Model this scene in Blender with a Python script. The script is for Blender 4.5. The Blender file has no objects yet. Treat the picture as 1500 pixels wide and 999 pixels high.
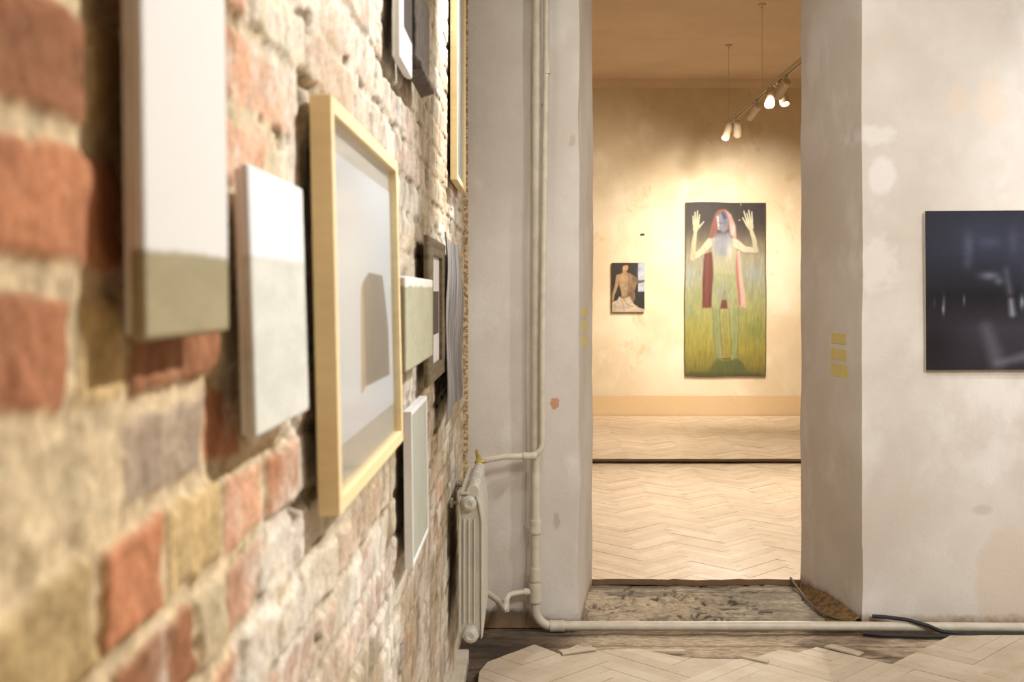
import bpy, math, random
import numpy as np
from mathutils import Vector, noise as mnoise

random.seed(7)
RNG = np.random.default_rng(11)
SC = bpy.context.scene
COL = SC.collection

# ------------------------------------------------------------------ camera maths
F = 1633.0            # focal length in pixels of the 1500 px wide frame
CX, CY = 772.0, 430.0  # principal point
H = 1.5               # eye height


def Yat(px, X):
    """depth at which the plane X = const shows at image column px"""
    return X * F / (px - CX)


def Xat(px, Y):
    return (px - CX) * Y / F


def Zat(py, Y):
    return H - (py - CY) * Y / F


cam = bpy.data.cameras.new('camera')
cam.sensor_width = 36
cam.lens = F / 1500 * 36
cam.shift_x = (750 - CX) / 1500
cam.shift_y = (CY - 499.5) / 1500
cam.dof.use_dof = True
cam.dof.focus_distance = 6.0
cam.dof.aperture_fstop = 5.6
cam.clip_start = 0.05
co = bpy.data.objects.new('camera', cam)
co.location = (0, 0, H)
co.rotation_euler = (math.pi / 2, 0, 0)
COL.objects.link(co)
SC.camera = co


# ------------------------------------------------------------------ colours and materials
def lin(c):
    r = []
    for v in c[:3]:
        v /= 255.0
        r.append(v / 12.92 if v <= 0.04045 else ((v + 0.055) / 1.055) ** 2.4)
    return (r[0], r[1], r[2], 1.0)


def linarr(a):
    a = np.asarray(a, float) / 255.0
    return np.where(a <= 0.04045, a / 12.92, ((a + 0.055) / 1.055) ** 2.4)


class NT:
    def __init__(self, name):
        self.m = bpy.data.materials.new(name)
        self.m.use_nodes = True
        self.t = self.m.node_tree
        self.b = self.t.nodes['Principled BSDF']
        self.b.inputs['Roughness'].default_value = 0.7
        self._tc = None

    def n(self, kind, **kw):
        nd = self.t.nodes.new(kind)
        for k, v in kw.items():
            setattr(nd, k, v)
        return nd

    def link(self, a, b):
        self.t.links.new(a, b)

    def obj(self, scale=(1, 1, 1), coord='Object'):
        if self._tc is None:
            self._tc = self.n('ShaderNodeTexCoord')
        mp = self.n('ShaderNodeMapping')
        mp.inputs['Scale'].default_value = scale
        self.link(self._tc.outputs[coord], mp.inputs['Vector'])
        return mp.outputs['Vector']

    def noise(self, scale, detail=4, rough=0.55, stretch=(1, 1, 1), dist=0.0):
        nd = self.n('ShaderNodeTexNoise')
        nd.inputs['Scale'].default_value = scale
        nd.inputs['Detail'].default_value = detail
        nd.inputs['Roughness'].default_value = rough
        nd.inputs['Distortion'].default_value = dist
        self.link(self.obj(stretch), nd.inputs['Vector'])
        return nd.outputs['Fac']

    def ramp(self, fac, lo, hi):
        nd = self.n('ShaderNodeMapRange', interpolation_type='SMOOTHSTEP')
        nd.inputs['From Min'].default_value = lo
        nd.inputs['From Max'].default_value = hi
        self.link(fac, nd.inputs['Value'])
        return nd.outputs['Result']

    def math(self, op, a, b=None):
        nd = self.n('ShaderNodeMath', operation=op)
        for i, v in enumerate((a, b)):
            if v is None:
                continue
            if isinstance(v, (int, float)):
                nd.inputs[i].default_value = v
            else:
                self.link(v, nd.inputs[i])
        return nd.outputs[0]

    def mix(self, fac, a, b, blend='MIX'):
        nd = self.n('ShaderNodeMix', data_type='RGBA', blend_type=blend)
        for idx, v in ((0, fac), (6, a), (7, b)):
            if isinstance(v, (int, float)):
                nd.inputs[idx].default_value = v
            elif isinstance(v, tuple):
                nd.inputs[idx].default_value = v
            else:
                self.link(v, nd.inputs[idx])
        return nd.outputs[2]

    def xyz(self):
        s = self.n('ShaderNodeSeparateXYZ')
        self.link(self.obj(), s.inputs[0])
        return s.outputs

    def blob(self, ax, c, r, wob=0.25, soft=0.35, nscale=14):
        """soft-edged stain of fixed place: ax = two axis indices, c = centre, r = radii"""
        x = self.xyz()
        d = []
        for i in (0, 1):
            v = self.math('SUBTRACT', x[ax[i]], c[i])
            v = self.math('DIVIDE', v, r[i])
            d.append(self.math('POWER', self.math('ABSOLUTE', v), 2.0))
        dd = self.math('SQRT', self.math('ADD', d[0], d[1]))
        nz = self.math('MULTIPLY', self.math('SUBTRACT', self.noise(nscale, 4), 0.5), wob * 4)
        dd = self.math('ADD', dd, nz)
        return self.ramp(dd, 1.0 + soft, 1.0 - soft)

    def bump(self, h, strength=0.3, dist=0.01):
        nd = self.n('ShaderNodeBump')
        nd.inputs['Strength'].default_value = strength
        nd.inputs['Distance'].default_value = dist
        self.link(h, nd.inputs['Height'])
        self.link(nd.outputs['Normal'], self.b.inputs['Normal'])

    def color(self, c):
        if isinstance(c, tuple):
            self.b.inputs['Base Color'].default_value = c
        else:
            self.link(c, self.b.inputs['Base Color'])

    def attr(self, name='col'):
        nd = self.n('ShaderNodeVertexColor', layer_name=name)
        return nd.outputs['Color']


def simple(name, rgb, rough=0.6, metal=0.0, var=0.08, nscale=30, bump=0.0, stretch=(1, 1, 1), spec=0.5):
    t = NT(name)
    c = lin(rgb)
    d = tuple(max(0, v * (1 - 2.2 * var)) for v in c[:3]) + (1,)
    l = tuple(min(1, v * (1 + var)) for v in c[:3]) + (1,)
    nz = t.noise(nscale, 4, 0.6, stretch)
    t.color(t.mix(t.ramp(nz, 0.3, 0.7), d, l))
    t.b.inputs['Roughness'].default_value = rough
    t.b.inputs['Metallic'].default_value = metal
    t.b.inputs['Specular IOR Level'].default_value = spec
    if bump:
        t.bump(nz, bump, 0.004)
    return t.m


# ------------------------------------------------------------------ mesh builder
class MB:
    def __init__(self):
        self.v = []
        self.f = []
        self.mi = []
        self.cur = 0

    def add(self, vs, fs):
        o = len(self.v)
        self.v += [tuple(p) for p in vs]
        self.f += [tuple(i + o for i in f) for f in fs]
        self.mi += [self.cur] * len(fs)

    def box(self, x0, x1, y0, y1, z0, z1):
        self.add([(x0, y0, z0), (x1, y0, z0), (x1, y1, z0), (x0, y1, z0), (x0, y0, z1), (x1, y0, z1), (x1, y1, z1), (x0, y1, z1)],
                 [(0, 3, 2, 1), (4, 5, 6, 7), (0, 1, 5, 4), (1, 2, 6, 5), (2, 3, 7, 6), (3, 0, 4, 7)])

    def prism(self, pts, axis, a, b):
        """outline pts (two coords) extruded along axis 0/1/2 from a to b"""
        n = len(pts)

        def mk(p, t):
            if axis == 0:
                return (t, p[0], p[1])
            if axis == 1:
                return (p[0], t, p[1])
            return (p[0], p[1], t)
        vs = [mk(p, a) for p in pts] + [mk(p, b) for p in pts]
        fs = [tuple(range(n))[::-1], tuple(range(n, 2 * n))]
        fs += [(i, (i + 1) % n, n + (i + 1) % n, n + i) for i in range(n)]
        self.add(vs, fs)

    def tube(self, pts, r, seg=14, caps=True):
        pts = [Vector(p) for p in pts]
        rs = r if isinstance(r, (list, tuple)) else [r] * len(pts)
        vs, fs = [], []
        prev = None
        for i, p in enumerate(pts):
            t = (pts[min(i + 1, len(pts) - 1)] - pts[max(i - 1, 0)]).normalized()
            if prev is None:
                u = t.orthogonal().normalized()
            else:
                u = (prev - t * prev.dot(t)).normalized()
            prev = u
            w = t.cross(u)
            for k in range(seg):
                a = 2 * math.pi * k / seg
                vs.append(p + (u * math.cos(a) + w * math.sin(a)) * rs[i])
        for i in range(len(pts) - 1):
            for k in range(seg):
                a, b = i * seg + k, i * seg + (k + 1) % seg
                fs.append((a, b, b + seg, a + seg))
        if caps:
            fs.append(tuple(range(seg))[::-1])
            fs.append(tuple(range((len(pts) - 1) * seg, len(pts) * seg)))
        self.add(vs, fs)

    def cyl(self, p0, p1, r, seg=20, r2=None):
        self.tube([p0, p1], [r, r if r2 is None else r2], seg)

    def lathe(self, p0, axis, prof, seg=20):
        """prof: list of (distance along axis, radius)"""
        ax = Vector(axis).normalized()
        u = ax.orthogonal().normalized()
        w = ax.cross(u)
        p0 = Vector(p0)
        vs, fs = [], []
        for d, r in prof:
            for k in range(seg):
                a = 2 * math.pi * k / seg
                vs.append(p0 + ax * d + (u * math.cos(a) + w * math.sin(a)) * max(r, 1e-5))
        for i in range(len(prof) - 1):
            for k in range(seg):
                a, b = i * seg + k, i * seg + (k + 1) % seg
                fs.append((a, b, b + seg, a + seg))
        fs.append(tuple(range(seg))[::-1])
        fs.append(tuple(range((len(prof) - 1) * seg, len(prof) * seg)))
        self.add(vs, fs)

    def build(self, name, mats, parent=None, smooth=False, bevel=0.0, origin=None, label=None, bseg=2):
        if not isinstance(mats, (list, tuple)):
            mats = [mats]
        o = Vector(origin) if origin is not None else (parent['_o'] if parent is not None and '_o' in parent else Vector((0, 0, 0)))
        o = Vector(o)
        me = bpy.data.meshes.new(name)
        me.from_pydata([(p[0] - o.x, p[1] - o.y, p[2] - o.z) for p in self.v], [], self.f)
        for m in mats:
            me.materials.append(m)
        me.polygons.foreach_set('material_index', self.mi)
        if smooth:
            me.polygons.foreach_set('use_smooth', [True] * len(me.polygons))
            try:
                me.set_sharp_from_angle(angle=math.radians(40))
            except Exception:
                pass
        me.validate()
        me.update()
        ob = bpy.data.objects.new(name, me)
        COL.objects.link(ob)
        if parent is not None:
            ob.parent = parent
        else:
            ob.location = o
        if bevel:
            bv = ob.modifiers.new('bevel', 'BEVEL')
            bv.width = bevel
            bv.segments = bseg
            bv.limit_method = 'ANGLE'
            bv.angle_limit = math.radians(35)
        if label:
            ob['label'] = label
        return ob


def tag(o, label, cat, group=None):
    o['label'] = label
    o['category'] = cat
    if group:
        o['group'] = group
    return o


def struct(o):
    o['kind'] = 'structure'
    return o


def thing(name, loc, label, cat, group=None):
    e = bpy.data.objects.new(name, None)
    e.empty_display_size = 0.05
    e.location = loc
    COL.objects.link(e)
    e['_o'] = tuple(loc)
    return tag(e, label, cat, group)


def grid_obj(name, P, C, mat, parent=None, origin=(0, 0, 0), smooth=True, flip=False):
    """P: (ny,nx,3) points, C: (ny,nx,3) linear colours stored as an attribute"""
    ny, nx = P.shape[:2]
    me = bpy.data.meshes.new(name)
    v = (P - np.array(origin)).reshape(-1, 3)
    idx = np.arange(ny * nx).reshape(ny, nx)
    q = np.stack([idx[:-1, :-1], idx[:-1, 1:], idx[1:, 1:], idx[1:, :-1]], -1).reshape(-1, 4)
    if flip:
        q = q[:, ::-1]
    me.vertices.add(len(v))
    me.vertices.foreach_set('co', v.astype(np.float32).ravel())
    me.loops.add(q.size)
    me.loops.foreach_set('vertex_index', q.astype(np.int32).ravel())
    me.polygons.add(len(q))
    me.polygons.foreach_set('loop_start', np.arange(0, q.size, 4, dtype=np.int32))
    me.update(calc_edges=True)
    if smooth:
        me.polygons.foreach_set('use_smooth', np.ones(len(q), bool))
    if C is not None:
        ca = me.color_attributes.new('col', 'FLOAT_COLOR', 'POINT')
        c4 = np.concatenate([C.reshape(-1, 3), np.ones((ny * nx, 1))], 1)
        ca.data.foreach_set('color', c4.astype(np.float32).ravel())
    me.materials.append(mat)
    me.validate()
    ob = bpy.data.objects.new(name, me)
    COL.objects.link(ob)
    if parent is not None:
        ob.parent = parent
    else:
        ob.location = origin
    return ob


# ------------------------------------------------------------------ numpy noise and painting
def vnoise(x, y, seed=0):
    xi = np.floor(x).astype(np.int64)
    yi = np.floor(y).astype(np.int64)
    fx = x - xi
    fy = y - yi
    fx = fx * fx * (3 - 2 * fx)
    fy = fy * fy * (3 - 2 * fy)

    def h(a, b):
        n = (a * 374761393 + b * 668265263 + seed * 974634777) & 0xffffffff
        n = ((n ^ (n >> 13)) * 1274126177) & 0xffffffff
        return ((n ^ (n >> 16)) & 0xffff) / 65535.0
    return (h(xi, yi) * (1 - fx) + h(xi + 1, yi) * fx) * (1 - fy) + (h(xi, yi + 1) * (1 - fx) + h(xi + 1, yi + 1) * fx) * fy


def fbm(x, y, seed=0, oct=4, gain=0.5):
    s = np.zeros_like(x, dtype=float)
    a, t = 1.0, 0.0
    for i in range(oct):
        s += a * vnoise(x * 2 ** i, y * 2 ** i, seed + i * 17)
        t += a
        a *= gain
    return s / t


def sstep(a, b, x):
    t = np.clip((x - a) / (b - a), 0, 1)
    return t * t * (3 - 2 * t)


def poly_sd(px, py, pts):
    """signed distance to a polygon, negative inside"""
    d = np.full(px.shape, 1e9)
    ins = np.zeros(px.shape, bool)
    n = len(pts)
    for i in range(n):
        ax, ay = pts[i]
        bx, by = pts[(i + 1) % n]
        ex, ey = bx - ax, by - ay
        t = np.clip(((px - ax) * ex + (py - ay) * ey) / (ex * ex + ey * ey + 1e-9), 0, 1)
        d = np.minimum(d, np.hypot(px - ax - t * ex, py - ay - t * ey))
        if ay != by:
            c = (ay > py) != (by > py)
            xi = ax + (py - ay) * (bx - ax) / (by - ay)
            ins ^= c & (px < xi)
    return np.where(ins, -d, d)


class Paint:
    def __init__(self, w, h, x0, x1, y0, y1):
        self.X, self.Y = np.meshgrid(np.linspace(x0, x1, w), np.linspace(y0, y1, h))
        self.C = np.zeros((h, w, 3))

    def grad(self, stops):
        ys = [s[0] for s in stops]
        for k in range(3):
            self.C[..., k] = np.interp(self.Y, ys, [s[1][k] for s in stops])

    def over(self, a, col):
        a = np.clip(a, 0, 1)[..., None]
        self.C = self.C * (1 - a) + np.array(col, float) * a

    def poly(self, pts, col, soft=4, alpha=1.0):
        self.over(alpha * sstep(soft, -soft, poly_sd(self.X, self.Y, pts)), col)

    def line(self, pts, r, col, soft=3, alpha=1.0):
        d = np.full(self.X.shape, 1e9)
        rs = r if isinstance(r, (list, tuple)) else [r] * len(pts)
        for i in range(len(pts) - 1):
            ax, ay = pts[i]
            bx, by = pts[i + 1]
            ex, ey = bx - ax, by - ay
            t = np.clip(((self.X - ax) * ex + (self.Y - ay) * ey) / (ex * ex + ey * ey + 1e-9), 0, 1)
            d = np.minimum(d, np.hypot(self.X - ax - t * ex, self.Y - ay - t * ey) - (rs[i] * (1 - t) + rs[i + 1] * t))
        self.over(alpha * sstep(soft, -soft, d), col)

    def blob(self, c, r, col, alpha=1.0):
        d = ((self.X - c[0]) / r[0]) ** 2 + ((self.Y - c[1]) / r[1]) ** 2
        self.over(alpha * np.exp(-d), col)

    def strokes(self, sx, sy, amp, seed):
        n = fbm(self.X / sx, self.Y / sy, seed, 3) - 0.5
        self.C = np.clip(self.C * (1 + amp * n[..., None]), 0, 255)


# ------------------------------------------------------------------ shared materials
def plaster(name, base, dark, light, scale=2.0, blobs=(), edge=None, bump=0.25, stain=None):
    t = NT(name)
    c = t.mix(t.ramp(t.noise(scale, 6, 0.6), 0.35, 0.68), lin(dark), lin(base))
    c = t.mix(t.math('MULTIPLY', t.ramp(t.noise(scale * 2.3, 5, 0.55, (1, 1, 0.7)), 0.52, 0.72), 0.7), c, lin(light))
    if stain:
        c = t.mix(t.math('MULTIPLY', t.ramp(t.noise(scale * 1.3, 6, 0.7, (1.4, 1, 1.0), 1.2), 0.57, 0.66), 0.45), c, lin(stain))
    c = t.mix(t.math('MULTIPLY', t.ramp(t.noise(60, 3, 0.7), 0.66, 0.78), 0.35), c, lin(dark))
    for (ax, ce, r, col, al, wob, soft) in blobs:
        m = t.math('MULTIPLY', t.blob(ax, ce, r, wob, soft), al)
        c = t.mix(m, c, lin(col))
    if edge:
        for fn in edge:
            c = fn(t, c)
    t.color(c)
    t.b.inputs['Roughness'].default_value = 0.75
    t.b.inputs['Specular IOR Level'].default_value = 0.25
    hh = t.math('ADD', t.math('MULTIPLY', t.noise(7, 5, 0.6), 1.0), t.math('MULTIPLY', t.noise(70, 3, 0.6), 0.25))
    t.bump(hh, bump, 0.012)
    return t.m


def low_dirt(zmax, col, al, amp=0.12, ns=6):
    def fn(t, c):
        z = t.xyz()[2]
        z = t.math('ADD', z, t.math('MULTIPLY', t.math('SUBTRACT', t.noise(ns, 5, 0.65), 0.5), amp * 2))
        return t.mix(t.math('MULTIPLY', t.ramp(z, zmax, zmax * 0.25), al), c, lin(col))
    return fn


def left_edge(t, c):
    x = t.xyz()[0]
    x = t.math('ADD', x, t.math('MULTIPLY', t.math('SUBTRACT', t.noise(26, 4, 0.6), 0.5), 0.012))
    br = t.mix(t.ramp(t.noise(40, 4, 0.7, (1, 1, 1.6)), 0.4, 0.6), lin((150, 120, 84)), lin((216, 196, 160)))
    return t.mix(t.ramp(x, -0.262, -0.2665), c, br)


XZ = (0, 2)


def dado(t, c):
    z = t.math('ADD', t.xyz()[2], t.math('MULTIPLY', t.math('SUBTRACT', t.noise(3, 3, 0.5), 0.5), 0.02))
    return t.mix(t.math('MULTIPLY', t.ramp(z, 0.315, 0.295), 0.8), c, lin((214, 184, 142)))


D = 5.0
wall_back_mat = plaster('plaster_back_wall', (215, 209, 201), (202, 193, 182), (225, 221, 215), 1.6, [
    (XZ, (Xat(813, D), Zat(592, D)), (0.018, 0.022), (190, 134, 98), 0.85, 0.9, 0.2),
    (XZ, (Xat(838, D), Zat(205, D)), (0.014, 0.03), (176, 156, 138), 0.5, 0.8, 0.3),
    (XZ, (Xat(815, D), Zat(760, D)), (0.012, 0.035), (164, 148, 130), 0.5, 0.9, 0.3),
    (XZ, (Xat(1292, D), Zat(258, D)), (0.062, 0.08), (230, 226, 222), 0.65, 0.15, 0.25),
    (XZ, (Xat(1285, D), Zat(200, D)), (0.08, 0.045), (229, 225, 220), 0.55, 0.5, 0.4),
    (XZ, (Xat(1285, D), Zat(385, D)), (0.08, 0.12), (230, 224, 216), 0.5, 0.45, 0.3),
    (XZ, (Xat(1405, D), Zat(150, D)), (0.05, 0.07), (222, 205, 188), 0.7, 0.2, 0.4),
    (XZ, (Xat(1452, D), Zat(150, D)), (0.06, 0.12), (224, 206, 188), 0.6, 0.2, 0.4),
    (XZ, (Xat(1475, D), Zat(860, D)), (0.14, 0.27), (208, 190, 172), 0.6, 0.1, 0.14),
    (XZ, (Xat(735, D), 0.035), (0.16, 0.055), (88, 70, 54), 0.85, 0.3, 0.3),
    (XZ, (Xat(1440, D), Zat(747, D)), (0.04, 0.02), (184, 170, 158), 0.5, 0.4, 0.5),
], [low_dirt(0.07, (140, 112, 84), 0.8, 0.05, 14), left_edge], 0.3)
far_mat = plaster('plaster_far_wall', (232, 220, 196), (216, 198, 168), (238, 229, 211), 1.1, [], [dado], 0.2, stain=(200, 172, 132))
ceil_mat = simple('ceiling_paint', (216, 194, 166), 0.8, 0, 0.03, 1.5)
side_mat = simple('plaster_side_wall', (212, 200, 184), 0.8, 0, 0.05, 2)

t = NT('subfloor_dirt')
c = t.mix(t.ramp(t.noise(5, 6, 0.65, (0.5, 2.2, 1)), 0.36, 0.62), lin((82, 68, 56)), lin((158, 142, 122)))
c = t.mix(t.math('MULTIPLY', t.ramp(t.noise(22, 5, 0.7, (0.5, 1.6, 1)), 0.55, 0.68), 0.65), c, lin((58, 47, 38)))
c = t.mix(t.math('MULTIPLY', t.ramp(t.noise(9, 5, 0.6), 0.58, 0.66), 0.6), c, lin((176, 160, 140)))
t.color(c)
t.b.inputs['Roughness'].default_value = 0.9
t.bump(t.math('ADD', t.noise(14, 6, 0.7, (0.6, 1.8, 1)), t.math('MULTIPLY', t.noise(60, 4, 0.7), 0.4)), 0.9, 0.03)
subfloor_mat = t.m


def parquet_mat(name, tint, rough):
    t = NT(name)
    c = t.mix(t.math('MULTIPLY', t.ramp(t.noise(6, 5, 0.6), 0.4, 0.7), 0.5), t.attr(), lin(tint), 'MULTIPLY')
    c = t.mix(t.math('MULTIPLY', t.ramp(t.noise(40, 4, 0.7), 0.55, 0.75), 0.35), c, lin((150, 120, 88)))
    t.color(c)
    t.b.inputs['Roughness'].default_value = rough
    t.b.inputs['Specular IOR Level'].default_value = 0.5
    t.bump(t.noise(90, 3, 0.6), 0.12, 0.004)
    return t.m


parq_near = parquet_mat('parquet_near', (228, 214, 196), 0.62)
parq_far = parquet_mat('parquet_far', (236, 220, 204), 0.36)

white_paint = simple('white_pipe_paint', (208, 199, 181), 0.45, 0, 0.05, 18, 0.05)
rad_paint = simple('radiator_paint', (208, 205, 192), 0.4, 0, 0.04, 14)
dark_gap = simple('dark_gap', (40, 30, 22), 0.9, 0, 0.1, 30)
brass = simple('brass', (186, 168, 84), 0.5, 0.4, 0.06, 40)
black_rubber = simple('black_rubber', (38, 36, 36), 0.6, 0, 0.05, 40)
grey_cable = simple('grey_cable', (110, 96, 78), 0.7, 0, 0.1, 40)
pine = simple('pale_pine', (243, 219, 168), 0.5, 0, 0.025, 14, 0.03, (1, 0.4, 4))
white_wood = simple('white_frame_paint', (238, 238, 238), 0.45, 0, 0.02, 20)
mat_board = simple('mat_board', (214, 220, 222), 0.7, 0, 0.02, 12)

# ------------------------------------------------------------------ the brick wall
WX = -0.285
PITCH = 0.087
Z0 = 1.508
RED, DRED, ORG, YEL, PAL, GPK, CRM = (188, 124, 86), (170, 112, 76), (220, 164, 128), (208, 178, 124), (218, 196, 156), (192, 168, 144), (226, 211, 184)


def brick_wall():
    u = np.linspace(0, 1, 620)
    ymin, ymax = 0.34, 5.02
    Yc = 1.0 / (1 / ymin + (1 / ymax - 1 / ymin) * u ** 0.72)   # denser far away in image space
    zc = np.concatenate([np.linspace(0, 2.85, 640), np.linspace(2.87, 4.0, 40)])
    Y, Z = np.meshgrid(Yc, zc)
    # wobbled coordinates: uneven hand-made bricks
    Yw = Y + 0.016 * (fbm(Y * 16, Z * 16, 3, 3) - 0.5) * 2 + 0.022 * (fbm(Y * 8, Z * 11, 4, 2) - 0.5)
    Zw = Z + 0.013 * (fbm(Y * 12, Z * 12, 5, 3) - 0.5) * 2 + 0.012 * (fbm(Y * 2.2, Z * 2.2, 8, 2) - 0.5)
    row = np.floor((Zw - Z0) / PITCH).astype(int)
    zin = (Zw - Z0) / PITCH - row
    ez = np.minimum(zin, 1 - zin) * PITCH
    C = np.zeros(Y.shape + (3,))
    ey = np.zeros_like(Y)
    hb = np.zeros_like(Y)
    yb = lambda px: 0.285 * F / (CX - px)
    near = {
        1: [(-60, DRED), (112, YEL), (178, ORG), (345, ORG)],
        0: [(-60, RED), (176, PAL), (250, ORG), (340, PAL)],
        -1: [(-60, RED), (98, YEL), (176, DRED), (312, CRM)],
        -2: [(-60, PAL), (160, GPK), (302, RED), (352, CRM)],
        -3: [(-80, YEL), (122, RED), (233, YEL), (326, ORG), (378, RED)],
        -4: [(-80, PAL), (60, YEL), (150, DRED), (283, PAL), (330, ORG), (380, CRM)],
        2: [(-60, PAL), (60, DRED), (150, RED), (345, ORG), (440, CRM)],
        -5: [(-80, YEL), (190, DRED), (300, ORG), (350, PAL)],
    }
    rr = random.Random(21)
    for r in range(int(row.min()), int(row.max()) + 1):
        bounds, cols = [], []
        y = 0.2 + rr.random() * 0.2
        if r in near:
            for px, cc in near[r]:
                bounds.append(yb(px))
                cols.append(cc)
            y = bounds[-1] + rr.uniform(0.13, 0.24)
        k = rr.randint(0, 1)
        while y < 5.4:
            bounds.append(y)
            p = rr.random()
            if y < 1.25:
                cc = ORG if p < 0.4 else PAL if p < 0.7 else RED if p < 0.85 else YEL
            elif y < 2.6:
                cc = ORG if p < 0.40 else CRM if p < 0.75 else PAL if p < 0.9 else RED
            else:
                cc = PAL if p < 0.42 else CRM if p < 0.80 else ORG if p < 0.96 else RED
            cols.append(cc)
            y += (0.255 if k else 0.135) * rr.uniform(0.9, 1.1)
            k = 1 - k if rr.random() < 0.75 else k
        bounds = np.array([0.0] + bounds + [9.0])
        cols = [YEL] + cols
        m = row == r
        yy = Yw[m]
        ix = np.clip(np.searchsorted(bounds, yy) - 1, 0, len(cols) - 1)
        ey[m] = np.minimum(yy - bounds[ix], bounds[ix + 1] - yy)
        j = np.array([[rr.uniform(0.9, 1.08)] * 3 for _ in cols])
        C[m] = (np.array(cols) * j)[ix]
        hb[m] = np.array([rr.uniform(-0.004, 0.004) for _ in cols])[ix]
    e = np.minimum(ez, ey)
    e = e + (0.006 + 0.010 * sstep(1.2, 2.2, Y)) * (fbm(Y * 45, Z * 45, 9, 3) - 0.5)
    mask = sstep(0.006, 0.0135, e)                  # 1 on brick, 0 in mortar
    # brick colour mottling
    n1 = fbm(Y * 22, Z * 22, 31, 4)
    n2 = fbm(Y * 70, Z * 70, 41, 3)
    C = C * (0.86 + 0.3 * n1)[..., None]
    mort = np.array((218, 194, 154)) * (0.82 + 0.36 * n2)[..., None]
    C = mort + (C - mort) * mask[..., None]
    # lime and plaster remains smeared over the bricks
    wash = fbm(Y * 7, Z * 9, 51, 4)
    amt = np.interp(Y, [0.3, 0.85, 1.1, 1.5, 2.6, 3.4, 5.0], [0.03, 0.10, 0.43, 0.68, 0.72, 0.66, 0.56])
    amt = amt + 0.22 * sstep(1.5, 2.0, Z) * sstep(1.0, 1.6, Y)
    wm = sstep(0.62, 0.40, wash + 0.45 - amt) * 0.85
    wm = wm * (0.55 + 0.45 * sstep(0.3, 0.6, n2))
    wcol = np.array((236, 226, 212)) * (0.92 + 0.12 * n1)[..., None]
    C = C + (wcol - C) * wm[..., None]
    # dark crumbled holes in the joints
    hole = sstep(0.60, 0.70, fbm(Y * 20, Z * 26, 61, 3)) * (1 - sstep(0.003, 0.016, e)) * sstep(0.9, 1.3, Y)
    C = C + (np.array((120, 96, 66)) - C) * (hole * 0.7)[..., None]
    # age: broad brownish and grey blotches
    blot = fbm(Y * 2.6, Z * 5, 141, 4)
    C = C * (1 - np.array((0.14, 0.19, 0.28)) * (sstep(0.42, 0.66, blot) * sstep(1.1, 2.0, Y))[..., None])
    streak = fbm(Y * 30, Z * 12, 151, 3)
    C = C * (1 - 0.18 * sstep(0.52, 0.68, streak) * sstep(1.4, 2.4, Y))[..., None]
    # disturbed, browner strip at the very end of the wall
    endm = sstep(4.5, 4.85, Y + 0.25 * (fbm(Y * 5, Z * 5, 77, 3) - 0.5))
    C = C + (np.array((206, 180, 136)) * (0.66 + 0.6 * n2)[..., None] - C) * (endm * 0.7)[..., None]
    gry = C.mean(-1, keepdims=True)
    C = gry + (C - gry) * np.interp(Y, [0.5, 1.0, 1.5, 5], [0.92, 0.88, 0.74, 0.76])[..., None]
    h = 0.004 * mask + hb * mask + 0.016 * (fbm(Y * 3, Z * 3, 71, 3) - 0.5) + 0.009 * (n1 - 0.5) + 0.004 * (n2 - 0.5) - 0.010 * hole
    h = h * np.interp(Y, [0.3, 1.0, 2.0, 3.2, 5], [1.0, 1.0, 0.9, 0.62, 0.62])
    P = np.stack([WX + h, Y, Z], -1)
    t = NT('old_brick')
    c = t.mix(t.ramp(t.noise(120, 4, 0.65), 0.35, 0.65), (0.80, 0.78, 0.75, 1), (1.06, 1.06, 1.05, 1))
    t.color(t.mix(1.0, t.attr(), c, 'MULTIPLY'))
    t.b.inputs['Roughness'].default_value = 0.88
    t.b.inputs['Specular IOR Level'].default_value = 0.2
    t.bump(t.math('ADD', t.noise(70, 6, 0.7), t.math('MULTIPLY', t.noise(240, 3, 0.6), 0.4)), 0.30, 0.006)
    return struct(grid_obj('wall_left', P, linarr(np.clip(C, 0, 255)), t.m))


brick_wall()
mb = MB()
mb.box(-0.45, -0.315, -2.0, 0.40, 0, 4.0)
mb.box(-0.45, -0.33, 0.40, 5.0, 0, 4.0)
struct(mb.build('wall_left_core', side_mat))

# ------------------------------------------------------------------ back wall with its splayed opening
YB = 5.73
XL0, XL1 = Xat(848, D), Xat(868, YB)
XR0, XR1 = Xat(1263, D), Xat(1173, YB)
TOP = 3.25


def wavy(ob, amp, sc, keep=None):
    me = ob.data
    for v in me.vertices:
        p = v.co
        q = mnoise.noise_vector(Vector((p.x * sc, p.y * sc, p.z * sc)))
        q2 = mnoise.noise_vector(Vector((p.x * sc * 5, p.y * sc * 5, p.z * sc * 5)))
        v.co = p + Vector((q.x, q.y, 0)) * amp + Vector((q2.x, q2.y, 0)) * amp * 0.35


def plane_grid(mb, a, b, z0, z1, nu, nz):
    """vertical quad strip from plan point a to b, between z0 and z1"""
    vs, fs = [], []
    for j in range(nz + 1):
        for i in range(nu + 1):
            s = i / nu
            vs.append((a[0] + (b[0] - a[0]) * s, a[1] + (b[1] - a[1]) * s, z0 + (z1 - z0) * j / nz))
    for j in range(nz):
        for i in range(nu):
            k = j * (nu + 1) + i
            fs.append((k, k + 1, k + nu + 2, k + nu + 1))
    mb.add(vs, fs)


def weld(ob, dist=1e-4):
    import bmesh
    bm = bmesh.new()
    bm.from_mesh(ob.data)
    bmesh.ops.remove_doubles(bm, verts=bm.verts, dist=dist)
    bm.to_mesh(ob.data)
    bm.free()
    ob.data.set_sharp_from_angle(angle=math.radians(32))


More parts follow.
